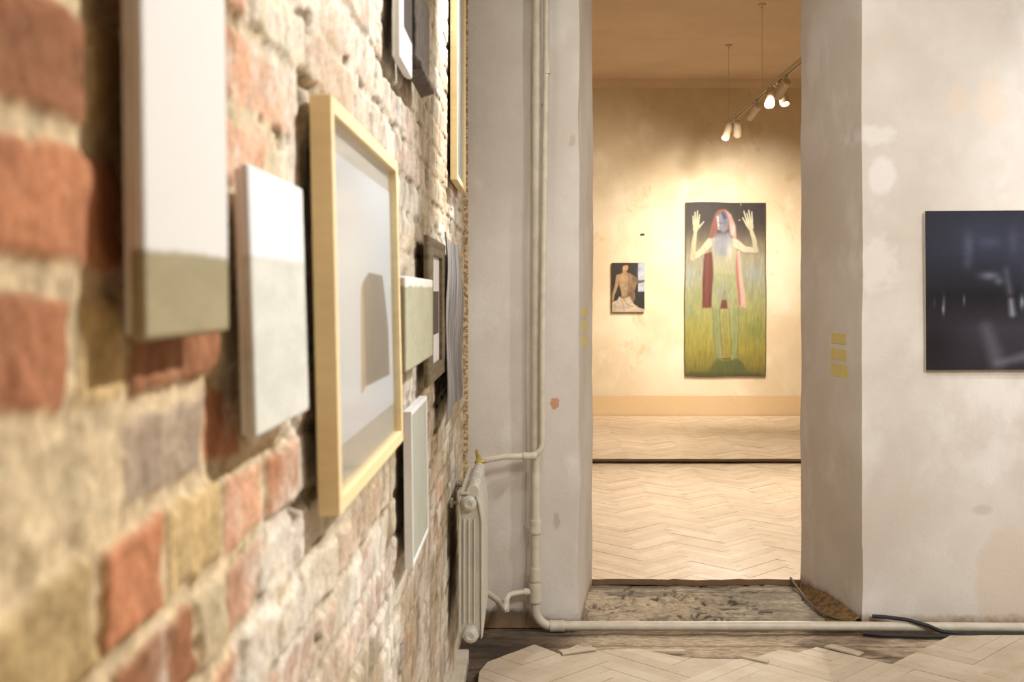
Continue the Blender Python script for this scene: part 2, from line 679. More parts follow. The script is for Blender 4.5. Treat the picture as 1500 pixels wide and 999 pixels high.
mb = MB()
NZ = 70
plane_grid(mb, (-0.27, D), (XL0, D), 0, 4, 12, NZ)
plane_grid(mb, (XL0, D), (XL1, YB), 0, 4, 14, NZ)
plane_grid(mb, (XL1, YB), (-1.6, YB), 0, 4, 14, NZ)
plane_grid(mb, (-0.34, D + 0.012), (-0.27, D), 0, 4, 4, NZ)
plane_grid(mb, (XR0, D), (4.6, D), 0, 4, 60, NZ)
plane_grid(mb, (XR1, YB), (XR0, D), 0, 4, 14, NZ)
plane_grid(mb, (4.6, YB), (XR1, YB), 0, 4, 50, NZ)
# lintel over the opening
mb.add([(XL0 - .02, D, TOP), (XR0 + .02, D, TOP), (XR1 + .02, YB, TOP), (XL1 - .02, YB, TOP), (XL0 - .02, D, 4), (XR0 + .02, D, 4), (XR1 + .02, YB, 4), (XL1 - .02, YB, 4)],
       [(0, 1, 5, 4), (0, 3, 2, 1), (3, 7, 6, 2)])
wb = mb.build('wall_back', wall_back_mat, smooth=True)
weld(wb)
wavy(wb, 0.007, 3.0)
struct(wb)

# broken plaster at the foot of the right-hand reveal: exposed brown fill
t = NT('exposed_fill')
c = t.mix(t.ramp(t.noise(30, 5, 0.7), 0.35, 0.65), lin((98, 74, 44)), lin((164, 126, 78)))
t.color(c)
t.b.inputs['Roughness'].default_value = 0.95
t.bump(t.noise(40, 6, 0.7), 0.9, 0.03)
fill_mat = t.m
mb = MB()
npt = 22
front, back = [], []
for i in range(npt + 1):
    s = i / npt                       # 0 at the far end of the reveal, 1 at the room corner
    bx, by = XR1 + (XR0 - XR1) * s, YB + (D - YB) * s
    hgt = 0.014 + 0.034 * s + 0.022 * math.sin(math.pi * s) + random.uniform(-0.006, 0.006)
    out = 0.012 + 0.15 * (s ** 0.75) * (1.0 - 0.25 * s) + random.uniform(-0.005, 0.005)
    front.append((bx - out, by, -0.005))
    back.append((bx - 0.012, by, max(0.004, hgt)))
mid = [((a[0] * 0.55 + b[0] * 0.45), a[1], b[2] * 0.30 + random.uniform(-.006, .006)) for a, b in zip(front, back)]
base = [(b[0] + 0.03, b[1], -0.005) for b in back]
vs = front + mid + back + base
n1 = npt + 1
fs = []
for i in range(npt):
    for k in range(3):
        fs.append((k * n1 + i, (k + 1) * n1 + i, (k + 1) * n1 + i + 1, k * n1 + i + 1))
mb.add(vs, fs)
o = mb.build('trim_1', fill_mat, smooth=False)
struct(o)

# other walls and ceilings of the two rooms
YF = 13.04
mb = MB()
plane_grid(mb, (-1.6, YF), (4.8, YF), 0, 4.0, 60, 40)
o = mb.build('wall_far', far_mat, smooth=True)
wavy(o, 0.006, 1.6)
struct(o)
mb = MB()
mb.box(-1.75, -1.6, YB - 0.05, YF + 0.1, 0, 4)
struct(mb.build('wall_far_left', far_mat))
mb = MB()
mb.box(4.8, 4.95, YB - 0.05, YF + 0.1, 0, 4)
struct(mb.build('wall_far_right', far_mat))
mb = MB()
mb.box(4.6, 4.75, -2.1, 5.75, 0, 4)
struct(mb.build('wall_right', side_mat))
mb = MB()
mb.box(-0.45, 4.75, -2.15, -2.0, 0, 4)
struct(mb.build('wall_front', side_mat))
mb = MB()
mb.box(-0.5, 4.8, -2.2, 5.4, 4.0, 4.12)
struct(mb.build('ceiling', simple('near_ceiling_paint', (226, 218, 206), 0.8, 0, 0.03, 1.5)))
mb = MB()
mb.box(-1.75, 4.95, 5.4, YF + 0.1, 3.99, 4.12)
struct(mb.build('ceiling', ceil_mat))
mb = MB()      # shallow cove between far wall and ceiling
cov = [(YF, 3.99), (YF - 0.16, 3.99)] + [(YF - 0.16 * math.cos(a) + 0.0, 3.99 - 0.16 + 0.16 * (1 - math.sin(a))) for a in []]
mb.prism([(YF + 0.01, 3.995), (YF - 0.10, 3.995), (YF - 0.085, 3.965), (YF - 0.05, 3.93), (YF - 0.02, 3.905), (YF + 0.01, 3.90)], 0, -1.6, 4.8)
struct(mb.build('trim_2', ceil_mat, smooth=True))


# ------------------------------------------------------------------ floors
def clip(poly, a, b, c):
    """keep a*x + b*y <= c"""
    out = []
    n = len(poly)
    for i in range(n):
        p, q = poly[i], poly[(i + 1) % n]
        dp, dq = a * p[0] + b * p[1] - c, a * q[0] + b * q[1] - c
        if dp <= 0:
            out.append(p)
        if dp * dq < 0:
            s = dp / (dp - dq)
            out.append((p[0] + (q[0] - p[0]) * s, p[1] + (q[1] - p[1]) * s))
    return out


def herring(name, mat, w, n, org, x0, x1, y0, edge, z, thick, cols, jit=0.0008, gap=0.0004, drop=0.0):
    """herringbone blocks turned 45 degrees; edge = [(x, ymax)...] ragged far boundary"""
    c45 = math.sqrt(0.5)
    V, Fc, CC = [], [], []
    rr = random.Random(5)
    SIDE = linarr((120, 94, 68))      # raw old wood and dirt on the broken edges
    ext = int(14 / w)
    xs = [e[0] for e in edge]
    ymaxall = max(e[1] for e in edge)

    def emit(rect):
        a0, a1, b0, b1 = rect
        a0, a1, b0, b1 = a0 + gap, a1 - gap, b0 + gap, b1 - gap
        P = []
        for u, v in ((a0, b0), (a1, b0), (a1, b1), (a0, b1)):
            P.append((org[0] + (u - v) * c45, org[1] + (u + v) * c45))
        if max(p[0] for p in P) < x0 or min(p[0] for p in P) > x1 or max(p[1] for p in P) < y0 or min(p[1] for p in P) > ymaxall:
            return
        col = linarr(cols[rr.randrange(len(cols))]) * rr.uniform(0.975, 1.025)
        dz = rr.uniform(-jit, jit)
        P = clip(clip(clip(P, 1, 0, x1), -1, 0, -x0), 0, -1, -y0)
        for i in range(len(edge) - 1):
            (ea, ya), (eb, yb_) = edge[i], edge[i + 1]
            if len(P) < 3:
                break
            Q = clip(clip(P, -1, 0, -ea), 1, 0, eb)
            if len(Q) < 3:
                continue
            m = (yb_ - ya) / (eb - ea)
            Q = clip(Q, -m, 1, ya - m * ea)
            if len(Q) < 3:
                continue
            o = len(V)
            k = len(Q)
            for p in Q:
                V.append((p[0], p[1], z + dz))
            for p in Q:
                V.append((p[0], p[1], z + dz - 0.0004))
            for p in Q:
                V.append((p[0], p[1], z - thick))
            Fc.append(tuple(range(o, o + k)))
            for j in range(k):
                j2 = (j + 1) % k
                Fc.append((o + j, o + k + j, o + k + j2, o + j2))
                Fc.append((o + k + j, o + 2 * k + j, o + 2 * k + j2, o + k + j2))
            CC.extend([col] * k + [SIDE] * (2 * k))
    for j in range(-ext, ext):
        for i in range(-ext, ext):
            cxp = org[0] + (i - j) * w * c45
            cyp = org[1] + (i + j) * w * c45
            if cxp < x0 - 1 or cxp > x1 + 1 or cyp < y0 - 1 or cyp > ymaxall + 1:
                continue
            s = (i - j) % (2 * n)
            if s == 0:
                emit((i * w, (i + n) * w, j * w, (j + 1) * w))
            elif s == 2 * n - 1:
                emit((i * w, (i + 1) * w, j * w, (j + n) * w))
    me = bpy.data.meshes.new(name)
    me.from_pydata(V, [], Fc)
    me.materials.append(mat)
    ca = me.color_attributes.new('col', 'FLOAT_COLOR', 'POINT')
    arr = np.ones((len(V), 4), np.float32)
    arr[:, :3] = np.array(CC)
    ca.data.foreach_set('color', arr.ravel())
    me.update()
    ob = bpy.data.objects.new(name, me)
    COL.objects.link(ob)
    return struct(ob)


ZP = 0.03


def px_edge(pts, z):
    out = []
    for x, y in pts:
        Y = (H - z) * F / (y - CY)
        out.append((Xat(x, Y), Y))
    return out


near_cols = [(210, 196, 175), (206, 191, 170), (213, 199, 179), (202, 187, 166)]
edge = px_edge([(697, 990), (715, 969), (783, 944), (818, 957), (846, 944), (876, 953), (935, 950), (1000, 963), (1078, 966), (1110, 962), (1142, 951),
                (1168, 956), (1196, 948), (1306, 973), (1392, 931), (1500, 930)], ZP)
edge = [(edge[0][0] - 0.002, 3.9)] + edge + [(4.6, edge[-1][1])]
herring('floor', parq_near, 0.07, 6, (Xat(783, 4.66), 4.66), -0.185, 4.6, 1.2, edge, ZP, 0.022, near_cols)
mb = MB()
mb.box(-0.29, 4.6, -2.0, 1.2, 0.0, 0.029)
struct(mb.build('floor', simple('floor_paint', (206, 188, 162), 0.6, 0, 0.06, 5)))

# rough subfloor under the missing parquet and in the threshold
xs = np.concatenate([np.linspace(-0.34, 2.6, 300), np.linspace(2.62, 4.6, 30)])
ys = np.linspace(1.0, 5.80, 330)
XX, YY = np.meshgrid(xs, ys)
# boards run along X near the back wall: shallow grooves between them
bd = (YY - 4.60) / 0.145
gro = np.abs(bd - np.round(bd)) * 0.145
zz = 0.012 * (fbm(XX * 5, YY * 9, 91, 4) - 0.5) + 0.006 * (fbm(XX * 30, YY * 40, 95, 3) - 0.5)
zz = zz - 0.008 * sstep(0.006, 0.001, gro)
thr = sstep(5.0, 5.1, YY) * sstep(5.62, 5.5, YY)      # crumbled mortar bed in the threshold
lump = fbm(XX * 9, YY * 14, 101, 4)
zz = zz + thr * 0.03 * sstep(0.45, 0.62, lump) * sstep(1.45, 0.6, XX) - 0.004
colr = np.zeros(XX.shape + (3,))
base = np.array((128, 112, 94)) * (0.55 + 0.9 * fbm(XX * 4, YY * 16, 111, 4))[..., None]
colr[:] = base
lightm = sstep(0.28, 0.52, fbm(XX * 3, YY * 6, 121, 3)) * sstep(0.02, 0.35, XX)
colr += (np.array((228, 208, 180)) * (0.8 + 0.3 * fbm(XX * 12, YY * 30, 123, 3))[..., None] - colr) * (0.85 * lightm)[..., None]
colr += (np.array((200, 184, 160)) - colr) * (thr * 0.8 * sstep(0.4, 0.6, lump) * sstep(1.3, 0.7, XX))[..., None]
# much darker in the corner by the radiator and right under the floor pipe
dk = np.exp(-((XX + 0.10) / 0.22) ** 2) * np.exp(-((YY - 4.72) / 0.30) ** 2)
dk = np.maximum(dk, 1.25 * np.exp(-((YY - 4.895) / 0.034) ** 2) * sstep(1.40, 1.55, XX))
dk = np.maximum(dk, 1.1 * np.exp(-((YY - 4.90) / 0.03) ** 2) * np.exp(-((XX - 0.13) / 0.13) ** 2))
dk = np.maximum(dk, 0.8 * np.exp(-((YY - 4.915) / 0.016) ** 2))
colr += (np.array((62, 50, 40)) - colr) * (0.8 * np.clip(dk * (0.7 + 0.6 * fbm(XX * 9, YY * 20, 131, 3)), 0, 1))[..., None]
gr = sstep(0.75, 1.05, XX + 0.2 * (fbm(XX * 4, YY * 8, 161, 3) - .5)) * sstep(5.0, 5.08, YY)
gr = np.maximum(gr, sstep(5.50, 5.54, YY))
colr += (np.array((166, 156, 140)) * (0.66 + 0.6 * fbm(XX * 5, YY * 26, 163, 4))[..., None] - colr) * (0.85 * gr)[..., None]
crk = np.abs(fbm(XX * 5, YY * 13, 171, 4) - 0.5)
crk = sstep(0.022, 0.004, crk) * sstep(4.98, 5.05, YY)
colr += (np.array((50, 42, 34)) - colr) * (0.8 * crk)[..., None]
zz = zz - 0.008 * crk
gm = sstep(0.007, 0.002, gro)
colr += (np.array((46, 36, 28)) - colr) * (gm * 0.7)[..., None]
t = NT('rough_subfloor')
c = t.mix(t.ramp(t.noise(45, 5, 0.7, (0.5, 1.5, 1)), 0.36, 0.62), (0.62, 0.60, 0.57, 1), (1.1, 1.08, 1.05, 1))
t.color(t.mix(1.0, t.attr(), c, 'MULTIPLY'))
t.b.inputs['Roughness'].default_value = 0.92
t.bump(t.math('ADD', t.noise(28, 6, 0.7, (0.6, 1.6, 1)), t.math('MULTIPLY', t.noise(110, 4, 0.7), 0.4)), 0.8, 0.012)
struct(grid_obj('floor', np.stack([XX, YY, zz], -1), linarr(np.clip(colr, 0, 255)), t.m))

far_cols = [(236, 220, 200), (232, 214, 192), (239, 224, 204), (228, 210, 188)]
rag = []
rr = random.Random(3)
x = -1.6
while x < 4.8:
    rag.append((x, 5.735 + rr.uniform(-0.020, 0.014)))
    x += rr.uniform(0.03, 0.11)
rag.append((4.8, 5.735))


def flip_edge(pts, y_ref):
    return pts


# room behind: its blocks are clipped on the near side by a ragged line, built mirrored in Y
def herring_between(name, mat, near_edge, y1, z, thick, cols, org, w=0.062, n=6):
    e = [(x, -y) for x, y in near_edge]
    ob = herring(name, mat, w, n, (org[0], -org[1]), e[0][0], e[-1][0], -y1, e, z, thick, cols)
    me = ob.data
    for v in me.vertices:
        v.co.y = -v.co.y
    me.flip_normals()
    return ob


YS = 9.64
ZS = 0.0714
herring_between('floor', parq_far, rag, YS + 0.06, ZP, 0.03, far_cols, (0.9, 6.3))
rag2 = []
x = -1.6
while x < 4.8:
    rag2.append((x, YS + rr.uniform(-0.012, 0.012)))
    x += rr.uniform(0.04, 0.3)
rag2.append((4.8, YS))
herring_between('floor', parq_far, rag2, YF - 0.012, ZS, 0.022, far_cols, (0.9, 10.3))
under = simple('dark_underfloor', (92, 72, 52), 0.95, 0, 0.25, 12, 0.4)
mb = MB()
mb.box(-1.7, 4.9, 5.76, YS + 0.12, -0.10, 0.010)
mb.box(-1.7, 4.9, YS + 0.02, YF + 0.05, -0.10, 0.052)
struct(mb.build('floor', under))

# splinters and mortar crumbs on the two broken floor edges are single loose bits
crumb_mat = simple('mortar_crumb', (176, 156, 128), 0.95, 0, 0.2, 60, 0.6)


def chunk(mb, c, s, seed):
    r = random.Random(seed)
    pts = []
    n = 7
    for k in range(n):
        a = 2 * math.pi * k / n + r.uniform(-.25, .25)
        q = r.uniform(0.7, 1.0)
        pts.append((c[0] + s[0] * q * math.cos(a), c[1] + s[1] * q * math.sin(a)))
    m = len(pts)
    vs = [(p[0], p[1], c[2]) for p in pts] + [(c[0] + (p[0] - c[0]) * r.uniform(.55, .85), c[1] + (p[1] - c[1]) * r.uniform(.55, .85), c[2] + s[2] * r.uniform(.7, 1)) for p in pts]
    fs = [tuple(range(m))[::-1], tuple(range(m, 2 * m))] + [(i, (i + 1) % m, m + (i + 1) % m, m + i) for i in range(m)]
    mb.add(vs, fs)


# a few loose things lying on the broken floor
wood_loose = simple('loose_parquet_wood', (200, 184, 160), 0.7, 0, 0.12, 20, 0.1, (0.4, 3, 1))


def loose_slat(px0, py0, px1, py1, z, w, th, label, roll=0.0):
    Ya, Yb = (H - z) * F / (py0 - CY), (H - z) * F / (py1 - CY)
    a, b = Vector((Xat(px0, Ya), Ya, z)), Vector((Xat(px1, Yb), Yb, z))
    d = (b - a)
    L = d.length
    mb = MB()
    # tongue-and-groove block with a slightly split end
    mb.prism([(0, -w / 2), (L * 0.96, -w / 2), (L, -w * 0.1), (L * 0.93, w * 0.12), (L * 0.985, w / 2), (L * 0.02, w / 2), (0.006, 0.0)], 2, 0, th)
    o = mb.build('parquet_slat', wood_loose, bevel=0.0012)
    o.location = a
    o.rotation_euler = (roll, 0, math.atan2(d.y, d.x))
    return tag(o, label, 'parquet slat', 'loose parquet slats')


loose_slat(1086, 962, 1126, 971, ZP + 0.002, 0.022, 0.007, 'thin loose parquet slat lying at the broken edge in front of the doorway')
loose_slat(820, 957, 872, 950, ZP + 0.002, 0.055, 0.006, 'short pale loose parquet block on the broken floor edge near the radiator')
loose_slat(926, 955, 1006, 955, 0.012, 0.03, 0.009, 'long narrow dark-edged lath lying in the gap below the floor pipe')
loose_slat(1212, 947, 1262, 960, 0.008, 0.05, 0.008, 'grey board offcut in the floor gap below the right wall corner')

rc = random.Random(8)
for k in range(9):
    px, Yc_ = rc.uniform(858, 905), rc.uniform(5.04, 5.6)
    cx_ = max(Xat(px, Yc_), XL0 + (XL1 - XL0) * (Yc_ - D) / (YB - D) + 0.03)
    mb = MB()
    sz = rc.uniform(0.010, 0.024)
    chunk(mb, (cx_, Yc_, -0.002), (sz, sz * rc.uniform(.6, 1), sz * rc.uniform(.5, .9)), 40 + k)
    o = mb.build('mortar_crumb', crumb_mat, origin=(cx_, Yc_, -0.002), bevel=0.0015)
    tag(o, 'one of the small mortar crumbs lying at the foot of the left door reveal', 'mortar crumb', 'mortar crumbs in the threshold')

# ------------------------------------------------------------------ pipes
RM = 0.0205      # riser radius
YP = 4.945


def arc(c, r, a0, a1, plane, n=9):
    out = []
    for i in range(n + 1):
        a = a0 + (a1 - a0) * i / n
        if plane == 'xz':
            out.append((c[0] + r * math.cos(a), c[1], c[2] + r * math.sin(a)))
        else:
            out.append((c[0] + r * math.cos(a), c[1] + r * math.sin(a), c[2]))
    return out


xr = Xat(784.5, YP)
xtop = Xat(787, YP)
zp = Zat(917, YP)
pr = thing('heating_pipe', (xr, YP, 0.01), 'thick white heating pipe rising left of the doorway and running along the floor', 'pipe')
mb = MB()
rb = 0.075
path = [(xtop, YP, 3.99), (xtop - 0.003, YP, 2.0), (xr, YP, 1.0), (xr, YP, zp + rb)]
path += arc((xr + rb, YP, zp + rb), rb, math.pi, 1.5 * math.pi, 'xz')
path += [(1.2, YP - 0.005, zp + 0.002), (2.4, YP - 0.02, zp - 0.002), (4.58, YP - 0.05, zp)]
mb.tube(path, RM, 18)
mb.build('pipe', white_paint, pr, smooth=True)


def collar(cz, hgt, r, x=None):
    mb = MB()
    x = xr if x is None else x
    mb.lathe((x, YP, cz - hgt / 2), (0, 0, 1), [(0, RM), (0.0, r), (hgt * .12, r * 1.06), (hgt * .25, r), (hgt * .75, r), (hgt * .88, r * 1.06), (hgt, r), (hgt, RM)], 22)
    return mb


collar(Zat(771, YP), 0.062, 0.0265).build('coupling', white_paint, pr, smooth=True)
collar(Zat(841, YP), 0.062, 0.0255).build('coupling', white_paint, pr, smooth=True)
mb = collar(Zat(868, YP), 0.085, 0.028)
mb.cyl((xr, YP, Zat(867, YP)), (xr - 0.05, YP, Zat(867, YP)), 0.017)
mb.build('tee_fitting', white_paint, pr, smooth=True)
mb = MB()
xe = Xat(812, YP)
mb.lathe((xe - 0.02, YP, zp), (1, 0, 0), [(0, RM), (0, .025), (.008, .0265), (.016, .025), (.05, .025), (.058, .0265), (.066, .025), (.066, RM)], 22)
mb.build('coupling', white_paint, pr, smooth=True)
for zc in (2.35, 3.3):
    mb = MB()
    mb.box(xtop - 0.026, xtop + 0.026, YP + 0.002, D + 0.01, zc - 0.009, zc + 0.009)
    mb.build('pipe_clip', white_paint, pr, bevel=0.002)

# thinner supply riser that bends left to the radiator
R2 = 0.0135
x2t, x2b = Xat(801, YP - .03), Xat(794.5, YP - .03)
YQ = YP - 0.036
zs = Zat(667, YQ)
ZV = 0.822
sp = thing('supply_pipe', (x2b, YQ, 0.70), 'thin white supply pipe beside the riser, bending left into the radiator top', 'pipe')
mb = MB()
rb2 = 0.055
path = [(x2t, YQ, 3.99), (x2t - .002, YQ, Zat(95, YQ)), (x2b, YQ, Zat(500, YQ)), (x2b, YQ, zs + rb2)]
path += arc((x2b - rb2, YQ, zs + rb2), rb2, 0, -0.5 * math.pi, 'xz')
path += [(x2b - 0.10, YQ - .01, zs), (-0.02, YQ - .02, zs - .001), (-0.10, YQ - .05, zs + .002), (-0.150, YQ - .14, zs + .006), (-0.178, YQ - .24, zs + .014), (-0.186, 4.62, ZV - 0.01), (-0.19, 4.55, ZV - 0.012)]
mb.tube(path, R2, 16)
mb.build('pipe', white_paint, sp, smooth=True)
mb = MB()
mb.lathe((x2t, YQ, Zat(100, YQ) - .025), (0, 0, 1), [(0, R2), (0, .017), (.05, .0175), (.05, R2)], 20)
mb.build('coupling', white_paint, sp, smooth=True)
mb = MB()
mb.lathe((-0.018, YQ - .02, zs - .001), (1, 0, 0), [(0, R2), (0, .0165), (.012, .0185), (.022, .0165), (.042, .0165), (.05, .0185), (.06, .0165), (.06, R2)], 20)
mb.build('coupling', white_paint, sp, smooth=True)

# return pipe from the radiator bottom to the tee
zt = Zat(867, YP)
rp = thing('return_pipe', (Xat(740, 4.8), 4.8, 0.14), 'short crooked white return pipe between the radiator bottom and the riser', 'pipe')
mb = MB()
ex = Xat(742, 4.86)
path = [(xr - 0.045, YP, zt), (ex + 0.03, YP - .02, zt - .002), (ex + 0.008, YP - .04, zt - .004), (ex - 0.002, YP - .07, zt - .018), (ex - 0.006, YP - .10, zt - .045), (ex - 0.014, YP - .12, zt - .052)]
path += [(-0.125, 4.70, zt + 0.03), (-0.160, 4.60, zt + 0.085), (-0.18, 4.52, 0.295)]
mb.tube(path, 0.0125, 16)
mb.build('pipe', white_paint, rp, smooth=True)
mb = MB()
mb.lathe((ex - 0.005, YP - .085, zt - 0.062), (0.05, 0.1, 1), [(0, .010), (0, .0165), (.016, .0185), (.032, .0165), (.05, .0155), (.05, .010)], 20)
mb.build('elbow_fitting', white_paint, rp, smooth=True)

# ------------------------------------------------------------------ radiator
YR0, YR1 = 3.95, 4.49
rad = thing('radiator', (-0.20, (YR0 + YR1) / 2, 0.262), 'white sectional radiator on the brick wall with a brass valve on top', 'radiator')
ns = 7
pit = (YR1 - YR0) / ns


def section(y0):
    mb = MB()
    g = 0.0036
    a, b = y0 + g, y0 + pit - g
    # core column with sloping shoulders
    mb.prism([(-0.241, 0.29), (-0.236, 0.275), (-0.172, 0.275), (-0.166, 0.29), (-0.163, 0.69), (-0.170, 0.755), (-0.182, 0.785), (-0.236, 0.797), (-0.241, 0.785)], 1, a + 0.010, b - 0.010)
    # rear plate and front plate (front has a rounded, sloping top)
    mb.prism([(-0.243, 0.30), (-0.236, 0.30), (-0.236, 0.786), (-0.243, 0.780)], 1, a, b)
    mb.prism([(-0.164, 0.272), (-0.157, 0.284), (-0.157, 0.690), (-0.166, 0.752), (-0.178, 0.786), (-0.184, 0.782), (-0.172, 0.745), (-0.164, 0.69)], 1, a, b)
    # cross fins seen from the end as flutes
    for xf in (-0.224, -0.206, -0.187):
        mb.prism([(xf - 0.003, 0.33), (xf + 0.003, 0.33), (xf + 0.003, 0.70), (xf - 0.003, 0.70)], 1, a + 0.001, b - 0.001)
    # flat slotted top behind, domed header tube on top
    mb.prism([(-0.238, 0.786), (-0.205, 0.786), (-0.205, 0.797), (-0.238, 0.796)], 1, a, b)
    dome = [(-0.192 + 0.0225 * math.cos(t_), 0.797 + 0.024 * math.sin(t_)) for t_ in [math.pi * k / 10 for k in range(11)]]
    mb.prism(dome + [(-0.2145, 0.775), (-0.1695, 0.775)], 1, a + 0.002, b - 0.002)
    # upper and lower header hubs
    mb.cyl((-0.205, a - 0.002, 0.757), (-0.205, b + 0.002, 0.757), 0.024, 20)
    mb.cyl((-0.200, a - 0.002, 0.298), (-0.200, b + 0.002, 0.298), 0.024, 20)
    return mb


for k in range(ns):
    o = section(YR0 + k * pit).build('section', rad_paint, rad, bevel=0.0016, bseg=1)


def plug(x, z, sgn, y):
    mb = MB()
    mb.lathe((x, y, z), (0, sgn, 0), [(0, .027), (.004, .0275), (.008, .024), (.010, .018), (.018, .017), (.019, .011), (.016, .009), (.016, .0)], 24)
    return mb


plug(-0.206, 0.757, -1, YR0 - 0.001).build('plug', rad_paint, rad, smooth=True)
plug(-0.200, 0.290, -1, YR0 - 0.001).build('plug', rad_paint, rad, smooth=True)
mb = MB()
mb.cyl((-0.20, YR1 - .004, 0.298), (-0.20, YR1 + .03, 0.298), 0.016)
mb.build('connector', rad_paint, rad, smooth=True)
mb = MB()
mb.cyl((-0.20, YR1 - .004, 0.76), (-0.20, YR1 + .03, 0.79), 0.016)
mb.build('connector', rad_paint, rad, smooth=True)
mb = MB()
vx, vy, vz = -0.200, YR1 + 0.035, 0.795
mb.lathe((vx, vy, vz), (0, 0, 1), [(0, .008), (.012, .009), (.014, .012), (.026, .012), (.028, .007), (.042, .006), (.044, .009), (.050, .009), (.052, .004), (.056, .003)], 16)
mb.prism([(vx - 0.009, vz + 0.044), (vx + 0.002, vz + 0.044), (vx + 0.001, vz + 0.064), (vx - 0.004, vz + 0.078), (vx - 0.012, vz + 0.066)], 1, vy - .005, vy + .005)
mb.cyl((vx, vy, vz + 0.020), (vx + 0.022, vy + 0.014, vz + 0.022), 0.010, 14)
mb.build('valve', brass, rad, smooth=True, label='brass shut-off valve')
for yb_ in (YR0 + 0.09, YR1 - 0.09):
    mb = MB()
    mb.cyl((-0.288, yb_, 0.742), (-0.232, yb_, 0.742), 0.006, 12)
    mb.prism([(yb_ - .02, 0.728), (yb_ + .02, 0.728), (yb_ + .02, 0.756), (yb_ - .02, 0.756)], 0, -0.276, -0.268)
    mb.build('bracket', rad_paint, rad)

# white board along the foot of the brick wall
mb = MB()
mb.box(-0.292, -0.236, 0.5, 4.53, 0.0, 0.055)
struct(mb.build('baseboard_left', simple('white_board', (216, 206, 188), 0.55, 0, 0.06, 12), bevel=0.004))

# ------------------------------------------------------------------ cables on the floor
cb = MB()
pts = [(XR1 - 0.05, YB + .01, 0.036), (XR1 - 0.045, 5.67, 0.022), (1.365, 5.56, 0.012), (1.358, 5.44, 0.012), (1.362, 5.30, 0.012), (1.375, 5.18, 0.014), (1.41, 5.08, 0.020), (1.46, 5.02, 0.026), (1.50, 4.985, 0.022)]
cb.tube(pts, 0.006, 10)
o = cb.build('cable', grey_cable, smooth=True, origin=pts[3])
tag(o, 'thin grey cable curving along the doorway threshold by the right jamb', 'cable', 'cables on the broken floor')
cb = MB()
pts = [(1.54, 4.976, 0.060), (1.60, 4.955, 0.0615), (1.68, 4.920, 0.060), (1.76, 4.895, 0.042), (1.82, 4.885, 0.018), (1.92, 4.872, 0.012), (2.3, 4.865, 0.012), (3.0, 4.87, 0.012), (4.4, 4.86, 0.012)]
cb.tube(pts, 0.0085, 10)
o = cb.build('cable', black_rubber, smooth=True, origin=pts[5])
tag(o, 'black rubber cable crossing over the floor pipe below the right wall', 'cable', 'cables on the broken floor')

cb = MB()
cb.tube([(1.475, 4.893, 0.010), (1.56, 4.862, 0.010), (1.75, 4.845, 0.010), (2.2, 4.838, 0.010), (3.0, 4.842, 0.010), (4.4, 4.838, 0.010)], 0.0095, 10)  # added strand that thickens the dark band below the pipe
o = cb.build('cable', black_rubber, smooth=True, origin=(1.75, 4.845, 0.0))
tag(o, 'flat-lying black cable added to widen the dark band in front of the floor pipe at right', 'cable', 'cables on the broken floor')

# ------------------------------------------------------------------ pictures on the brick wall
BX = -0.262     # plane of the picture backs


def glass_mat():
    t = NT('picture_glass')
    nt = t.t
    tr = t.n('ShaderNodeBsdfTransparent')
    gl = t.n('ShaderNodeBsdfGlossy')
    gl.inputs['Roughness'].default_value = 0.12
    fr = t.n('ShaderNodeFresnel')
    fr.inputs['IOR'].default_value = 1.45
    mx = t.n('ShaderNodeMixShader')
    t.link(t.math('MULTIPLY', fr.outputs[0], 0.38), mx.inputs[0])
    t.link(tr.outputs[0], mx.inputs[1])
    t.link(gl.outputs[0], mx.inputs[2])
    t.link(mx.outputs[0], nt.nodes['Material Output'].inputs['Surface'])
    return t.m


GLASS = glass_mat()


def frame_rails(x0, x1, y0, y1, z0, z1, w, lip=0.0):
    """four mitred rails in one mesh: x0 back, x1 front"""
    mb = MB()
    O = [(y0, z0), (y1, z0), (y1, z1), (y0, z1)]
    I = [(y0 + w, z0 + w), (y1 - w, z0 + w), (y1 - w, z1 - w), (y0 + w, z1 - w)]
    for i in range(4):
        j = (i + 1) % 4
        q = [O[i], O[j], I[j], I[i]]
        vs = [(x0, p[0], p[1]) for p in q] + [(x1, p[0], p[1]) for p in q]
        mb.add(vs, [(0, 1, 2, 3), (7, 6, 5, 4), (0, 4, 5, 1), (1, 5, 6, 2), (2, 6, 7, 3), (3, 7, 4, 0)])
    return mb


def nail(r, x, y, z):
    mb = MB()
    mb.cyl((x, y, z), (WX - 0.012, y, z), 0.0025, 8)
    mb.build('nail', track_grey, r)


track_grey = simple('nail_steel', (120, 116, 110), 0.4, 0.8, 0.03, 30)


def framed(name, label, cat, x0, x1, y0, y1, z0, z1, w, fmat, matb, art=None, tilt=0.0, glass=True, bev=0.0012, md=0.45):
    r = thing(name, (x0, (y0 + y1) / 2, z0), label, cat, 'pictures on the brick wall')
    frame_rails(x0, x1, y0, y1, z0, z1, w).build('frame', fmat, r, bevel=bev)
    dx = x1 - x0
    mb = MB()
    mb.box(x0 + 0.001, x0 + dx * md, y0 + w * .6, y1 - w * .6, z0 + w * .6, z1 - w * .6)
    mb.build('mat', matb, r)
    if art:
        art(r, x0 + dx * 0.45 + 0.0006)
    if glass:
        mb = MB()
        mb.box(x0 + dx * 0.70, x0 + dx * 0.70 + 0.002, y0 + w * .7, y1 - w * .7, z0 + w * .7, z1 - w * .7)
        mb.build('glass', GLASS, r)
    nail(r, x0 + 0.001, (y0 + y1) / 2, z1 - 0.02)
    r.rotation_euler = (0, tilt, 0)
    return r


